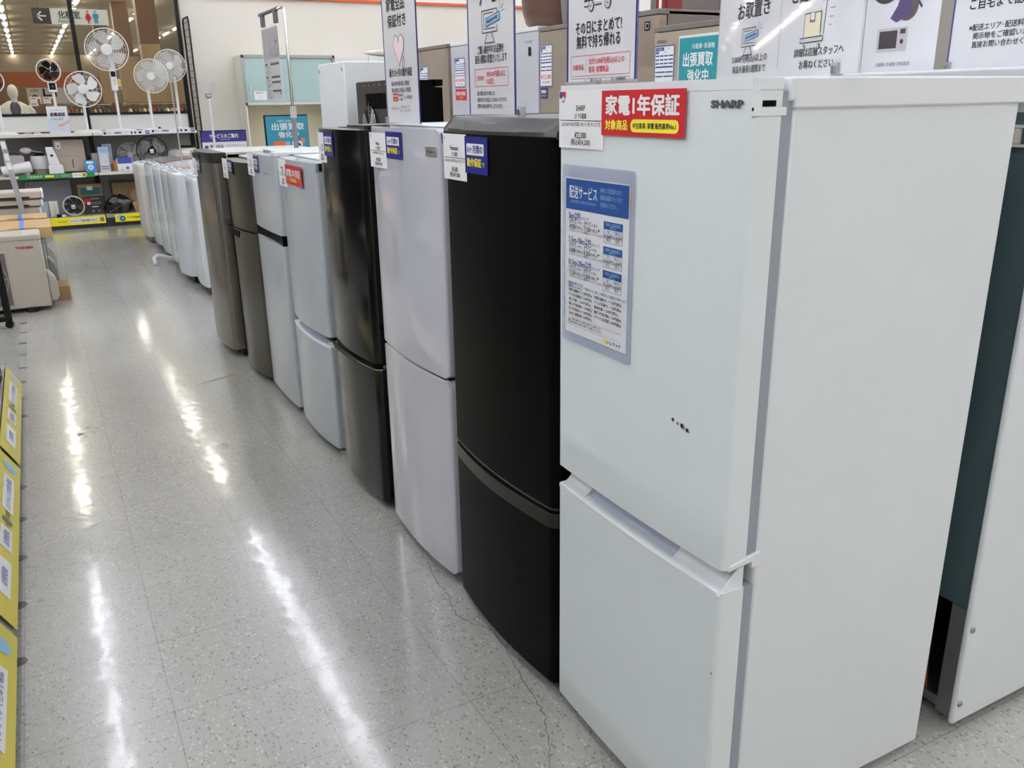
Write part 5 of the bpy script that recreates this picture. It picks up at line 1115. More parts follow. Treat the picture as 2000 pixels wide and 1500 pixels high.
single('boxed_product', 'tall pale blue box behind the white printed one on the middle shelf', 'box', lambda m: tallbox(m, .10, .30), (.74, 11.34, ZM), .1)
single('boxed_product', 'small orange box partly hidden by the tall pale blue box', 'box', lambda m: m.box(-.03, .03, -.03, .03, 0, .12, M('orange_box', (214, 140, 40), .5, var=.05)), (.815, 11.22, ZM))
t = thing('blue_lid_appliance', 'white box shaped appliance with a blue top band on the middle shelf', 'appliance', (.90, 11.15, ZM))
m = MB(); m.box(-.085, .085, -.05, .05, 0, .145, FANW); m.build('case', t, bevel=.008)
m = MB(); m.box(-.078, .078, -.052, .05, .085, .148, M('royal_blue', (62, 82, 176), .35, var=.03)); m.build('band', t, bevel=.003)
m = MB(); m.disc(.02, .035, .017, M('dial_violet', (92, 86, 150), .4, var=0), -.0515); m.rect(-.05, -.03, .015, .022, INKG, -.0515); m.build('dial', t, smooth=False)
t = thing('rice_cooker', 'white round rice cooker with a lid at the right of the middle shelf', 'appliance', (1.49, 11.37, ZM))
m = MB(); m.lathe([(.001,0),(.085,0),(.10,.03),(.102,.13),(.001,.135)], FANW, n=28); m.build('body', t)
m = MB(); m.lathe([(.103,.135),(.10,.17),(.07,.205),(.03,.218),(.001,.22)], FANW, n=28); m.build('lid', t)
t = thing('rice_cooker', 'grey and white pot appliance with a dark rim beside the wire grid', 'appliance', (1.62, 11.15, ZM))
m = MB(); m.lathe([(.001,0),(.06,0),(.075,.03),(.085,.235),(.001,.24)], FANW, n=24); m.build('body', t)
m = MB(); m.lathe([(.088,.235),(.09,.255),(.07,.262),(.001,.262)], BLACK, n=24); m.build('rim', t)

# ---------------------------------------------------------------- goods on the bottom deck
ZB = .141
t = thing('panel_heater', 'wide grey flat panel standing at the back of the bottom deck', 'heater', (.07, 11.40, ZB)); GP = M('cool_grey_panel', (150, 154, 158), .4, var=.01)
m = MB(); m.box(-.235, .235, -.012, .012, 0, .385, GP); m.build('panel', t, bevel=.008)
m = MB(); m.rect(.09, .18, .335, .341, INKG, -.0125); m.rect(.09, .17, .312, .317, INKG, -.0125); m.rect(.185, .19, .334, .345, INK, -.0125); m.disc(-.2, .35, .012, M('mark_grey', (120, 124, 128), .4, var=0), -.0125); m.build('print', t, smooth=False)
t = thing('carton', 'tall brown carton with a teal label on the bottom deck', 'carton', (.495, 11.385, ZB))
m = MB(); m.box(-.13, .13, -.06, .06, 0, .33, CARD); m.build('carton_body', t, bevel=.002)
m = MB(); m.rect(-.10, .11, .21, .29, M('label_teal', (24, 108, 112), .4, var=.02), -.0606); m.rect(-.03, .03, .262, .305, PAPER, -.061); m.build('label', t, smooth=False)
t = thing('boxed_product', 'black printed box with red corners and a headphone picture on the bottom deck', 'box', (.525, 11.27, ZB)); BP = M('black_print_box', (44, 38, 38), .3, coat=.3, var=.15, vscale=20)
m = MB(); m.box(-.115, .115, -.05, .05, 0, .195, BP); m.rect(-.115, -.045, .12, .17, RED, -.0505); m.rect(-.085, -.05, .105, .135, PAPER, -.051); m.rect(.07, .115, 0, .04, RED, -.0505); m.rect(-.05, .05, .165, .178, M('print_tan', (150, 130, 110), .5, var=0), -.0505); m.disc(-.03, .03, .018, INKG, -.0505); m.disc(.03, .03, .018, INKG, -.0505); m.rect(-.04, .03, .075, .085, PAPER, -.0505); m.poly([(-.05,.13),(.06,.14),(.07,.115),(.02,.1),(-.04,.11)], M('print_grey', (96, 92, 94), .4, var=.1), -.0505); m.build('box_body', t, smooth=False)
def bagb(m):
    n, k = 18, 9; vs = []; fs = []
    for j in range(k+1):
        q = j/k
        for i in range(n):
            a = 2*PI*i/n; r = (1+.10*math.sin(3*a+2*q)+.05*math.sin(7*a+5*q)) * (1.0 if q < .5 else math.sqrt(max(0.02, 1-((q-.5)/.52)**2)))
            vs.append((.155*r*math.cos(a)*(.85+.3*q*(1-q)*2) + .02*q, .08*r*math.sin(a), .195*q + .02*math.sin(a*2)*q))
    for j in range(k): fs += [(j*n+i, j*n+(i+1) % n, (j+1)*n+(i+1) % n, (j+1)*n+i) for i in range(n)]
    fs += [tuple(range(n))[::-1], tuple(range(k*n, (k+1)*n))]
    m.add(vs, fs, BAG)
t = thing('plastic_bag', 'bulky shiny black plastic wrapped bundle on the bottom deck', 'bag', (.75, 11.155, ZB)); m = MB(); bagb(m); m.build('bag_body', t, angle=60)
m = MB(); m.tube([(-.10,-.085,.02),(.02,-.093,.08),(.13,-.07,.15)], .003, M('seam_grey', (110,110,112), .3), 6); m.build('seam', t)
t = thing('wicker_tray', 'brown framed tray leaning behind the black bundle', 'tray', (.88, 11.41, ZB), 0)
m = MB(); m.box(-.15, .15, -.01, .01, 0, .345, M('straw_weave', (150, 128, 90), .7, var=.15, vscale=40, bump=.3)); m.build('panel', t)
m = MB(); m.box(-.16, .16, -.014, -.002, .325, .35, M('dark_brown_frame', (56, 40, 30), .5)); m.box(-.16, -.14, -.014, -.002, 0, .34, M('dark_brown_frame', (56, 40, 30), .5)); m.build('frame', t, bevel=.002)
t = thing('cushion', 'tan cushion slumped against the framed tray on the bottom deck', 'cushion', (1.0, 11.28, ZB)); m = MB(); m.ball((0,0,.13), .11, .06, .13, M('tan_fabric', (150, 124, 84), .8, var=.08, bump=.2)); m.build('cushion_body', t)
single('cardboard_scrap', 'small brown cardboard piece near the washers on the bottom deck', 'cardboard', lambda m: m.hexa([(-.03,-.02,0),(.05,-.02,.0),(.05,.02,0),(-.03,.02,0),(-.055,-.02,.11),(.0,-.02,.125),(.0,.02,.125),(-.055,.02,.11)], CARD), (.97, 11.12, ZB))
t = thing('perforated_strip', 'pale upright strip with holes at the left of the bottom deck', 'strip', (.095, 11.14, ZB)); m = MB(); m.box(-.05, .04, -.008, .008, 0, .178, BEIGE); m.build('strip_body', t, bevel=.002)
m = MB(); [m.disc(0, .03+.028*k, .005, INKG, -.0085, 10) for k in range(5)]; m.build('hole', t, smooth=False)
single('glass_board', 'thin teal glass board beside the pale perforated strip', 'board', lambda m: m.box(-.045, .04, -.004, .004, 0, .172, TEALG), (-.005, 11.20, ZB))
single('small_gadget', 'small black and white gadget at the foot of the black-bladed fan', 'gadget', lambda m: (m.box(-.05, .0, -.03, .03, 0, .03, BLACK), m.box(.0, .04, -.03, .02, 0, .025, FANW)), (.155, 11.10, ZB), bevel=.004)

# ---------------------------------------------------------------- outdoor units, cartons and indoor units on the left
def outdoor(label, x1, y0, W, D, H, front=False, mat=ACW, z=0, valve=True):
    t = thing('outdoor_unit', label, 'air conditioner unit', (x1-W/2, y0, z), 0, 'air conditioner outdoor units')
    m = MB(); m.box(-W/2, W/2, 0, D, .03, H-.04, mat); m.build('case', t, bevel=.008)
    m = MB(); m.box(-W/2-.004, W/2+.004, -.004, D+.004, H-.045, H, mat); m.build('top_panel', t, bevel=.012)
    for a in (-W/2+.12, W/2-.12): f = MB(); f.box(a-.03, a+.03, -.01, D+.01, 0, .031, BLACK); f.build('foot', t, bevel=.003)
    if valve: m = MB(); m.prism([(W/2,.05),(W/2+.04,.055),(W/2+.056,.085),(W/2+.056,.16),(W/2+.046,.205),(W/2+.02,.245),(W/2,.26)], .05, .20, 'y', mat); m.build('valve_cover', t, bevel=.010, seg=3)
    if front:
        cx = -W/2 + .27; m = MB()
        m.box(W/2-.215-.36, W/2-.215, -.006, .004, .05, .42, mat)
        m.build('grille_frame', t, bevel=.01)
        m = MB(); m.rect(W/2-.225-.34, W/2-.225, .06, .41, M('grille_brown_grey', (104, 98, 88), .5, var=.1), -.0068); m.disc(W/2-.395, .235, .15, BLACKS, -.0072, 36); m.build('grille_opening', t)
        m = MB()
        for k in range(9): m.ring((W/2-.395, -.010, .235), .03+.0165*k, .0018, mat, 'y', 36, 5)
        for k in range(24): a = 2*PI*k/24; m.tube([(W/2-.395+.03*math.cos(a), -.010, .235+.03*math.sin(a)), (W/2-.395+.165*math.cos(a+.3), -.010, .235+.165*math.sin(a+.3))], .0016, mat, 4)
        m.build('fan_grille', t)
        m = MB(); m.text('TOSHIBA', 0, 0, .024, M('logo_red', (176, 30, 44), .4, var=0), w=.108, bold=.032); o = m.build('logo', t, smooth=False); o.location = (W/2-.102, -.002, .438)
    return t
outdoor('ivory outdoor unit with red lettering and a round fan grille, front of the left stack', -.062, 6.57, .74, .26, .525, True)
outdoor('grey outdoor unit directly behind the red lettered one', -.045, 6.885, .74, .26, .45, mat=ACG, valve=False)
outdoor('grey outdoor unit under the front flat carton, third from the front', -.045, 7.21, .74, .24, .45, mat=ACG)
outdoor('grey outdoor unit under the rear flat carton', -.03, 7.52, .74, .26, .46, mat=ACG, valve=False)
outdoor('ivory outdoor unit under the stacked white indoor units', -.04, 7.86, .74, .27, .50)
def flat_carton(label, x1, y0, z, D):
    t = thing('flat_carton', label, 'carton', (x1-.36, y0, z), 0, 'flat cartons on the outdoor units')
    m = MB(); m.box(-.36, .36, 0, D, 0, .075, CARD2); m.build('carton_body', t, bevel=.003)
    m = MB(); m.box(.165, .19, -.002, D+.002, .0, .077, BLUESTRAP); m.build('strap', t)
    m = MB(); m.box(.10, .27, -.001, .012, .0755, .0762, M('tape_dark', (60, 44, 36), .5)); m.build('slot', t)
    return t
flat_carton('brown flat carton with a blue strap, front one behind the red lettered unit', .018, 6.875, .4515, .54)
flat_carton('brown flat carton with a blue strap, rear one further from the viewer', .004, 7.43, .4615, .34)
t = thing('carton', 'low brown carton on the floor beside the outdoor units', 'carton', (-.036, 6.88, 0))
m = MB(); m.box(.0, .102, 0, .26, .0, .10, CARD); m.build('carton_body', t, bevel=.003)
def indoor(label, x1, y0, z, H=.062, W=.78):
    t = thing('indoor_unit', label, 'air conditioner unit', (x1-W/2, y0, z), 0, 'stacked indoor units'); h = H/.088
    m = MB(); m.prism([(0,.008*h),(.03,0),(.24,0),(.24,.085*h),(.03,.088*h),(.004,.075*h)], -W/2+.018, W/2-.018, 'x', ACW); m.build('case', t, bevel=.005)
    for s in (-1, 1): e = MB(); e.prism([(-.003,.006*h),(.03,-.0),(.243,0),(.243,.088*h),(.03,.0885*h),(.0,.078*h)], min(s*(W/2-.018), s*W/2), max(s*(W/2-.018), s*W/2), 'x', WHITE_P); e.build('end_cap', t, bevel=.006)
    m = MB(); m.box(-W/2+.05, W/2-.10, -.002, .006, .010*h, .026*h, BLACK); m.build('air_outlet', t)
    return t
indoor('white indoor unit at the bottom of the stack behind the cartons', -.026, 7.87, .5015, .078)
indoor('white indoor unit in the middle of the stack behind the cartons', -.006, 7.86, .580, .058)
indoor('white indoor unit on top of the stack behind the cartons', .006, 7.85, .639, .066)
t = thing('label_rail', 'slanted clear rail with paper labels at the left border above the indoor units', 'rail', (-.19, 7.83, .0))
m = MB(); m.hexa([(.055,.0,0),(.095,0,0),(.095,.006,0),(.055,.006,0),(-.035,.0,1.09),(.005,0,1.09),(.005,.006,1.09),(-.035,.006,1.09)], FROST); m.build('rail', t)
m = MB()
for q in (.80, .86, .94): m = MB(); x = .055-.09*q; m.poly([(x+.004, 1.09*q), (x+.036, 1.09*q), (x+.031, 1.09*q+.055), (x-.001, 1.09*q+.055)], PAPER, -.001); m.build('label', t, smooth=False)
t = thing('black_stand', 'black post stand on a caster in front of the red lettered outdoor unit', 'stand', (-.315, 6.15, 0))
m = MB(); m.box(-.02, .02, -.015, .015, .07, .58, BLACK); m.build('post', t, bevel=.004)
m = MB(); m.box(-.26, .02, -.02, .02, .045, .075, BLACK); m.build('foot_bar', t, bevel=.004)
m = MB(); m.cyl((.0,-.012,.024),(.0,.012,.024), .024, BLACK, 18); m.cyl((-.22,-.012,.024),(-.22,.012,.024), .024, BLACK, 18); m.build('caster', t)

# ---------------------------------------------------------------- left gondola with yellow price strips
t = thing('gondola_shelf', 'low steel gondola deck with upper shelves at the left border', 'shelving', (0, 0, 0))
m = MB(); m.box(-.95, -.315, -1.0, 4.60, 0, .055, KICKB); m.build('kick_plate', t)
m = MB(); m.box(-.98, -.292, -1.0, 4.62, .115, .152, ACG); m.box(-.98, -.31, -1.0, 4.61, .05, .118, KICKB); m.build('deck', t, bevel=.003)
m = MB(); m.box(-1.0, -.97, -1.0, 4.62, .06, 1.6, M('gondola_back_grey', (128, 128, 126), .6)); m.build('back_panel', t)
for y in (-.6, .6, 1.85, 3.1, 4.58):
    m = MB(); m.box(-.985, -.93, y-.02, y+.02, .15, 1.6, SHELF); m.build('upright', t, bevel=.002)
for z in (.62, 1.05):
    m = MB(); m.box(-.965, -.56, -1.0, 4.6, z-.03, z, BEIGE); m.build('shelf_board', t, bevel=.003)
def ystrip(y0, y1, label, k):
    L = y1-y0; m = MB(); Wd = .108; m.box(0, L, -.0006, .0006, 0, Wd, M('yellow_shaded_print', (222, 206, 84), .4, coat=.2, var=.03))  # yellow is dulled: the shade on the strip is in its colour
    for a, b in ((.10,.28),(.34,.47),(.58,.84)): m.rect(L*a, L*b, Wd*.28, Wd*.74, PAPER, D2); m.text('オンラインで在庫を確認' if b-a > .2 else '店頭受取', L*(a+b)/2, Wd*.5, Wd*.24, BLUET, y=D2-.0006, maxw=L*(b-a)*.85)
    m.text('トレファクONLINE', L*.53, Wd*.5, Wd*.26, M('ink_olive', (120, 104, 30), .5, var=0), y=D2, maxw=L*.1, bold=.02); m.disc(L*.92, Wd*.5, Wd*.3, LBLUE, D2); m.rect(L*.50, L*.525, Wd*.3, Wd*.7, INKG, D2)
    o = m.build('price_rail_strip', smooth=False); tag(o, label, 'strip', 'yellow strips on the left gondola')
    # face towards +x, leaning outwards at the foot
    o.matrix_world = Matrix.Translation((-.236, y0, .055)) @ Matrix.Rotation(PI/2, 4, 'Z') @ Matrix.Rotation(R(-28), 4, 'X')
    return o
t2 = thing('unseen_dark_rack', 'unseen tall dark rack added to darken reflections in the refrigerator doors', 'rack', (-2.2, 8.0, 0))  # unseen rack, added so the glossy black doors reflect something dark
m = MB(); m.box(-.25, -.22, -3.0, 3.0, .05, 2.1, M('rack_dark_panel', (44, 43, 42), .6)); m.build('back_panel', t2)
for z in (.15, .75, 1.3, 1.85): m = MB(); m.box(-.22, .22, -3.0, 3.0, z-.03, z, M('rack_dark_shelf', (58, 56, 54), .5)); m.build('shelf_board', t2)
for y in (-2.98, -1, 1, 2.98): m = MB(); m.box(-.24, -.19, y-.02, y+.02, 0, 2.12, BLACK); m.build('upright', t2)
ystrip(3.46, 4.60, 'yellow shelf strip farthest from the viewer along the left gondola', 0)
ystrip(2.26, 3.42, 'yellow shelf strip in the middle of the left gondola', 1)
ystrip(1.05, 2.22, 'yellow shelf strip nearest to the viewer on the left gondola', 2)
m = MB(); m.prism([(-.315,.055),(-.245,.055),(-.298,.146),(-.315,.146)], -1.0, 4.61, 'y', ACG); m.build('strip_holder', t)
t = thing('fan_heater', 'black and silver rounded appliance on the left gondola deck at the photo border', 'appliance', (-.372, 4.26, .153))
m = MB(); m.lathe([(.001,0),(.07,0),(.085,.03),(.085,.09),(.06,.13),(.001,.14)], BLACK, n=26); m.build('body', t)
m = MB(); m.ring((.0,0,.06), .087, .006, STEEL, 'z', 32); m.build('band', t)
t = thing('wire_basket', 'dark wire basket on the left gondola deck behind the rounded appliance', 'basket', (-.42, 4.47, .153))
m = MB(); m.tube([(-.10,-.06,.16),(.11,-.06,.16),(.11,.06,.16),(-.10,.06,.16)], .004, WIRE, 6, True); m.tube([(-.08,-.05,.004),(.08,-.05,.004),(.08,.05,.004),(-.08,.05,.004)], .004, WIRE, 6, True)
for k in range(9): a = k/8; m.tube([(-.10+.21*a,-.06,.16),(-.08+.16*a,-.05,.004)], .002, WIRE, 5); m.tube([(-.10+.21*a,.06,.16),(-.08+.16*a,.05,.004)], .002, WIRE, 5)
m.build('basket_wires', t)

# ---------------------------------------------------------------- hutch desk and cabinets against the back wall
t = thing('hutch_desk', 'cream hutch desk with two pale teal glass sliding doors on its top cabinet', 'desk', (2.92, 11.15, 0)); CR = M('cream_melamine', (226, 222, 206), .45, var=.01)
hw = .573
for s in (-1, 1): m = MB(); m.box(s*hw-(.018 if s > 0 else 0), s*hw+(0 if s > 0 else .018), .0, .42, .80, 1.888, CR); m.build('side_panel', t, bevel=.002)
m = MB(); m.box(-hw+.018, hw-.018, .40, .42, .80, 1.87, M('cream_back', (214, 208, 184), .5, var=.01)); m.build('back_panel', t)
m = MB(); m.box(-hw+.018, hw-.018, .0, .40, 1.862, 1.888, CR); m.box(-hw+.018, hw-.018, .0, .40, 1.318, 1.345, CR); m.build('cabinet_shelf', t, bevel=.002)
m = MB(); m.box(-hw-.002, hw+.002, -.012, .0, 1.855, 1.892, ALU); m.box(-hw-.002, hw+.002, -.012, 0, 1.315, 1.345, M('pale_grey_rail', (206,210,208), .4)); m.box(-hw-.002, -hw+.026, -.012, 0, 1.315, 1.89, ALU); m.box(hw-.026, hw+.002, -.012, 0, 1.315, 1.89, ALU); m.build('frame', t, bevel=.002)
m = MB(); m.box(-hw+.028, .02, -.004, .002, 1.347, 1.853, TEALG); d = m.build('sliding_door', t, bevel=.001)
h = MB(); h.tube([(-hw+.075,-.004,1.37),(-hw+.075,-.02,1.37),(-hw+.075,-.02,1.55),(-hw+.075,-.004,1.55)], .006, M('pale_teal_handle', (190,210,206), .3), 8); h.build('handle', d)
m = MB(); m.box(.0, hw-.028, .004, .010, 1.347, 1.853, TEALG); d = m.build('sliding_door', t, bevel=.001)
h = MB()
for x, z in ((.03,1.84),(hw-.05,1.84),(.03,1.36)): h.cyl((x,.004,z),(x,.001,z), .006, STEEL, 10)
h.build('fixing', d)
m = MB(); m.box(-hw-.01, hw+.6, -.35, .42, .755, .785, CR); m.box(-hw-.01, hw+.6, -.345, -.33, .70, .755, ALU); m.build('desk_top', t, bevel=.003)
for x in (-hw+.02, hw+.55): m = MB(); m.box(x, x+.03, -.32, .40, 0, .755, CR); m.build('leg_panel', t, bevel=.002)
m = MB(); m.box(-hw, hw, .35, .40, .785, .80, CR); m.build('plinth', t)
single('notice_card', 'small white notice card on the left teal glass door', 'card', lambda m: (m.box(0, .15, -.0006, .0006, 0, .10, PAPER), m.text('展示品のため', .075, .08, .016, INK, y=-.0012, bold=.02), m.text('お手を触れないで', .075, .045, .009, INKG, y=-.0012), m.text('ください', .075, .025, .009, INKG, y=-.0012)), (2.46, 11.143, 1.375))
t = thing('wall_cabinet', 'white wall cabinet right of the teal glass hutch', 'cabinet', (4.2, 11.24, 0))
m = MB(); m.box(-.68, .68, 0.002, .35, 1.30, 1.895, SHELF); m.build('carcass', t, bevel=.003)
for a, b in ((-.675, -.23), (-.225, .22), (.225, .675)): m = MB(); m.box(a, b, -.016, .001, 1.305, 1.885, M('cabinet_door_white', (230, 228, 222), .4, var=.01)); m.build('door', t, bevel=.003)
t = thing('white_parcel', 'white wrapped bundle on top of the white wall cabinet', 'parcel', (4.25, 11.3, 1.896)); m = MB(); m.ball((0,.0,.04), .32, .12, .04, M('white_wrap', (236,234,228), .3, coat=.3, bump=.4, bscale=25), 24, 10); m.build('bundle', t)
m = MB(); m.tube([(-.2,-.1,.05),(0,-.118,.06),(.2,-.1,.05)], .004, PAPER, 6); m.build('seam', t)
t = thing('wall_signboard', 'long white signboard with an orange lower edge high on the back wall', 'sign board', (5.4, 11.59, 2.56))
m = MB(); m.box(-3.35, 3.3, -.03, 0, .03, .42, PAPER); m.build('panel', t)
m = MB(); m.box(-3.35, 3.3, -.035, 0, 0, .032, M('orange_trim', (222, 92, 44), .45, var=.01)); m.build('orange_edge', t, bevel=.002)
single('wall_outlet', 'small beige wall plate under the hutch cabinet', 'outlet', lambda m: (m.box(-.035, .035, -.008, 0, -.025, .025, BEIGE), m.box(-.02, .02, -.010, -.007, -.01, .01, ACG)), (3.17, 11.549, .98), bevel=.002)

# ---------------------------------------------------------------- the hall beyond the glass
t = thing('restroom_sign', 'hanging white restroom sign with an arrow and red and blue figures beyond the glass', 'sign', (.286, 15.0, 2.478))
W, H = 1.0, .213
m = MB(); m.box(0, W, 0, .02, 0, H, PAPER); y = -.002; DK = M('sign_dark_brown', (84, 74, 68), .4, var=.01)
m.rect(0, .235, 0, H, DK, y); m.line([(.17, H*.5), (.06, H*.5)], .02, INKW, y-.001); m.line([(.115, H*.76), (.06, H*.5), (.115, H*.24)], .02, INKW, y-.001)
m.text('化粧室', .48, H*.62, .105, INK, w=.285, y=y, bold=.012); m.line([(.34, H*.38), (.65, H*.38)], .004, INK, y); m.text('Restroom', .44, H*.21, .052, INK, w=.22, y=y)
WR_, BL_ = M('figure_red', (206, 48, 60), .5, var=0), M('figure_blue', (74, 160, 206), .5, var=0)
m.disc(.73, H*.85, .015, WR_, y); m.poly([(.713,.155),(.747,.155),(.775,.085),(.76,.08),(.745,.115),(.765,.06),(.742,.06),(.742,.02),(.718,.02),(.718,.06),(.695,.06),(.715,.115),(.70,.08),(.685,.085)], WR_, y)
m.disc(.83, H*.85, .015, BL_, y); m.poly([(.80,.155),(.86,.155),(.87,.145),(.87,.09),(.857,.09),(.857,.13),(.855,.02),(.834,.02),(.83,.08),(.826,.02),(.805,.02),(.803,.13),(.803,.09),(.79,.09),(.79,.145)], BL_, y)
m.build('sign_panel', t, smooth=False)
for x in (.12, .88): m = MB(); m.cyl((x, .01, H), (x, .01, CEIL-2.478), .006, STEEL, 8); m.build('hanger_rod', t)
t = thing('mannequin', 'cream egg-head mannequin in a white patterned jacket beyond the glass', 'mannequin', (-.15, 16.0, 0)); JK = M('pale_jacket', (246, 238, 230), .8, var=.10, vscale=22); SHIRT = M('violet_check_shirt', (112, 96, 116), .8, var=.2, vscale=40)
m = MB(); m.ball((0,0,1.565), .074, .09, .112, SKIN, 22, 14); m.lathe([(.05,1.40),(.044,1.45),(.046,1.50)], SKIN, n=18); m.build('head', t)
m = MB(); m.lathe([(.13,.98),(.155,1.10),(.165,1.22),(.16,1.30),(.10,1.39),(.052,1.43),(.001,1.43)], SHIRT, n=26, sx=1.0, sy=.62); m.build('shirt', t)
for s in (-1, 1):
    m = MB(); vs = []; n = 10; prof = [(.15,.86),(.175,1.05),(.19,1.20),(.20,1.31),(.165,1.375),(.075,1.425)]
    fs = []
    for r, z in prof:
        for i in range(n+1):
            a = -PI/2 + s*(R(16 if z < 1.3 else 22) + (PI-R(16 if z < 1.3 else 22))*i/n); vs.append((r*math.cos(a), r*.62*math.sin(a), z))
    for j in range(len(prof)-1): fs += [(j*(n+1)+i, j*(n+1)+i+1, (j+1)*(n+1)+i+1, (j+1)*(n+1)+i) for i in range(n)]
    m.add(vs, fs, JK); o = m.build('jacket_half', t); so = o.modifiers.new('solid', 'SOLIDIFY'); so.thickness = .012
    m = MB(); m.tube([(s*.165,0,1.345),(s*.215,.01,1.28),(s*.24,.02,1.12),(s*.235,-.01,.95),(s*.22,-.06,.84)], .052, JK, 14); m.build('sleeve', t)
    m = MB(); m.tube([(s*.08,0,.92),(s*.085,.0,.5),(s*.085,.0,.06)], .07, M('beige_trousers', (170, 150, 124), .8, var=.05), 14); m.build('trouser_leg', t)
    m = MB(); m.ball((s*.085,-.04,.04), .045, .11, .04, BLACK, 14, 8); m.build('shoe', t)
m = MB(); m.lathe([(.001,0),(.24,0),(.24,.012),(.001,.016)], STEEL, n=28); m.build('base', t)
single('orange_fascia', 'wide orange wood fascia board beyond the glass above the mannequin', 'board', lambda m: m.box(-3.2, 1.15, 0, .1, 1.76, 2.06, M('orange_wood', (150, 78, 40), .5, var=.10, vscale=1.5)), (0, 22, 0))
bpy.data.objects['orange_fascia']['kind'] = 'structure'
m = MB(); m.box(-3.2, -3.1, 0.02, .08, 0, 1.76, WOODT); m.box(1.0, 1.1, .02, .08, 0, 1.76, WOODT); m.build('support_post', bpy.data.objects['orange_fascia']).location = (0, 0, 0)
def hall_panel(name, label, x0, x1, y, z0, z1, mat, cat='sign', draw=None):
    t = thing(name, label, cat, (x0, y, 0)); m = MB(); m.box(0, x1-x0, 0, .03, z0, z1, mat)
    if draw: draw(m, x1-x0, z0, z1)
    m.build('sign_panel', t, smooth=False)
    p = MB(); p.box((x1-x0)*.48, (x1-x0)*.52, .03, .06, .015, z1-.02, STEEL); p.box(0, x1-x0, -.05, .15, 0, .015, STEEL); p.build('stand', t); return t
hall_panel('fascia_sign', 'grey fascia sign with a dark U mark beyond the glass', .05, 1.10, 20.0, 1.38, 1.70, M('hall_grey_sign', (176, 168, 164), .5, var=.02), draw=lambda m, W, a, b: (m.line([(.30, b-.03), (.30, b-.15), (.50, b-.15), (.50, b-.03)], .04, INK, -.002), m.text('お買得', .14, b-.05, .05, INK, y=-.002), m.ring((.13, -.004, b-.18), .04, .012, INK, 'y', 20)))
for i, x in enumerate((.08, .31)):
    hall_panel('sale_card', ('left', 'right')[i] + ' white sale card with a red figure below the grey fascia sign', x, x+.19, 19.6, 1.36, 1.53, PAPER, draw=lambda m, W, a, b: (m.rect(.02, .10, b-.04, b-.025, INKG, -.002), m.rect(W-.06, W-.02, a+.03, b-.04, REDT, -.002), m.rect(.02, .10, a+.03, a+.045, INKG, -.002)))
hall_panel('sale_card', 'white sale card right of the medium white fan beyond the glass', .86, 1.05, 19.6, 1.36, 1.50, PAPER, draw=lambda m, W, a, b: (m.rect(.02, .14, b-.04, b-.02, INKG, -.002), m.rect(W-.05, W-.02, a+.02, b-.06, REDT, -.002)))
hall_panel('price_placard', 'yellow and pink placard beside the tallest fan beyond the glass', 1.66, 1.77, 20.0, 1.66, 1.86, PAPER, draw=lambda m, W, a, b: (m.rect(.01, W-.01, b-.10, b-.03, YELLOW, -.002), m.rect(.01, W-.01, a+.01, a+.05, REDT, -.002)))
hall_panel('store_banner', 'beige banner with black lettering near the black wire grid beyond the glass', 3.05, 3.5, 20.0, 1.8, 2.45, M('beige_banner', (210, 186, 150), .6, var=.02), draw=lambda m, W, a, b: (m.text('Variety', W*.5, b-.12, .12, INK, y=-.002), m.text('まいにち', W*.5, b-.34, .12, INK, y=-.002, maxw=.4)))
for i, (y, lab) in enumerate(((24, 'nearest wood clad pillar of the hall with a dark upper part'), (30, 'second wood clad pillar of the hall behind the tallest fan'), (38, 'third wood clad pillar deep in the hall'))):
    t = thing('pillar', lab, 'pillar', (2.92, y, 0)); t['kind'] = 'structure'
    m = MB(); m.box(-.22, .22, 0, .44, 0, 2.78, WOODT); m.build('lower_cladding', t, bevel=.01)
    m = MB(); m.box(-.225, .225, -.005, .445, 2.78, CEIL, WOODD); m.build('upper_cladding', t, bevel=.01)
m = MB(); m.box(3.4, 8.5, 0, .1, 0, 2.75, WOODT); o = m.build('wall_hall', loc=(0, 34, 0)); struct(o)
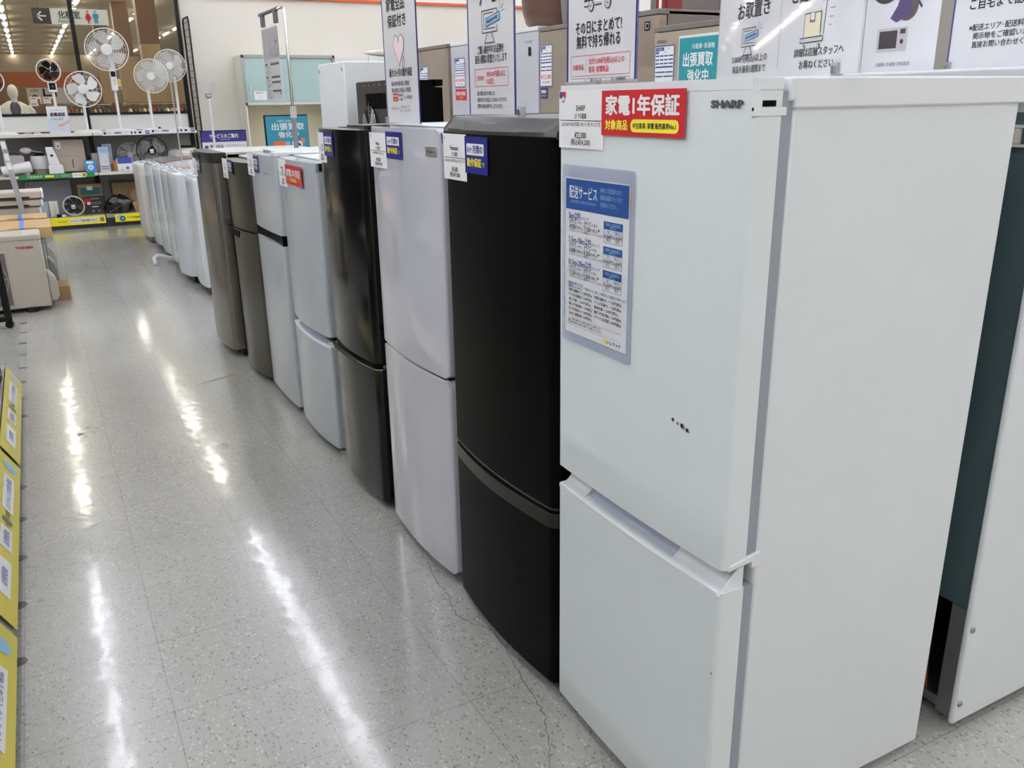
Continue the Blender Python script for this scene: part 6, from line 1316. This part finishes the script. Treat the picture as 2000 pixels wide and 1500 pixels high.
m = MB(); m.box(-8, 3.3, 0, .1, 0, 2.6, M('hall_shelf_wall', (126, 98, 74), .6, var=.12, vscale=1.2)); o = m.build('wall_hall', loc=(0, 44, 0)); struct(o)
GC = [(206, 190, 164), (120, 92, 70), (56, 50, 48), (150, 40, 52), (176, 150, 110), (90, 84, 84), (224, 214, 196), (110, 60, 50), (140, 128, 112), (70, 62, 76)]
def rack(label, x0, x1, y, cols, names):
    t = thing('clothes_rail', label, 'clothes rail', (x0, y, 0)); L = x1-x0
    m = MB(); m.tube([(0,.27,1.365),(0,0,1.365),(L,0,1.365),(L,.27,1.365)], .011, CHROME, 10); m.build('rail', t)
    for xx in (0, L): m = MB(); m.cyl((xx,.266,1.365),(xx,.28,1.365), .03, CHROME, 14); m.build('wall_flange', t)
    m = MB(); m.box(-.15, L+.15, .281, .33, 0, 1.39, M('rail_partition_tan', (120, 96, 74), .6, var=.05, vscale=2)); struct(m.build('wall_partition', loc=(x0, y, 0)))
    for k in range(cols):
        x = x0 + .06 + (L-.12)*k/(cols-1); c = random.randrange(len(GC)); mt = M('garment_%d_%d_%d' % GC[c], GC[c], .85, var=.12, vscale=14)
        z = 1.29; m = MB(); vs = []
        for zz, hy, hx in ((z-.72, .21, .020), (z-.3, .19, .021), (z-.06, .19, .018), (z, .06, .012)):
            vs += [(-hx,-hy,zz),(hx,-hy,zz),(hx,hy,zz),(-hx,hy,zz)]
        fs = [(0,3,2,1),(12,13,14,15)]
        for j in range(3): fs += [(4*j+a, 4*j+(a+1) % 4, 4*j+4+(a+1) % 4, 4*j+4+a) for a in range(4)]
        m.add(vs, fs, mt); m.tube([(0,0,z),(0,0,z+.03),(0,.012,z+.045),(0,.0,z+.05)], .003, CHROME, 6)
        o = m.build('hanging_garment', loc=(x, y, 0), bevel=.006); o.rotation_euler.z = random.uniform(-.05, .05)
        tag(o, names, 'garment', names)
rack('chrome clothes rail beyond the glass behind the medium white fan', .35, 1.35, 17.6, 13, 'garments on the clothes rail behind the medium white fan beyond the glass')
rack('chrome clothes rail beyond the glass behind the ring-guard fans', 1.55, 2.75, 17.2, 15, 'garments on the clothes rail behind the ring-guard fans beyond the glass')
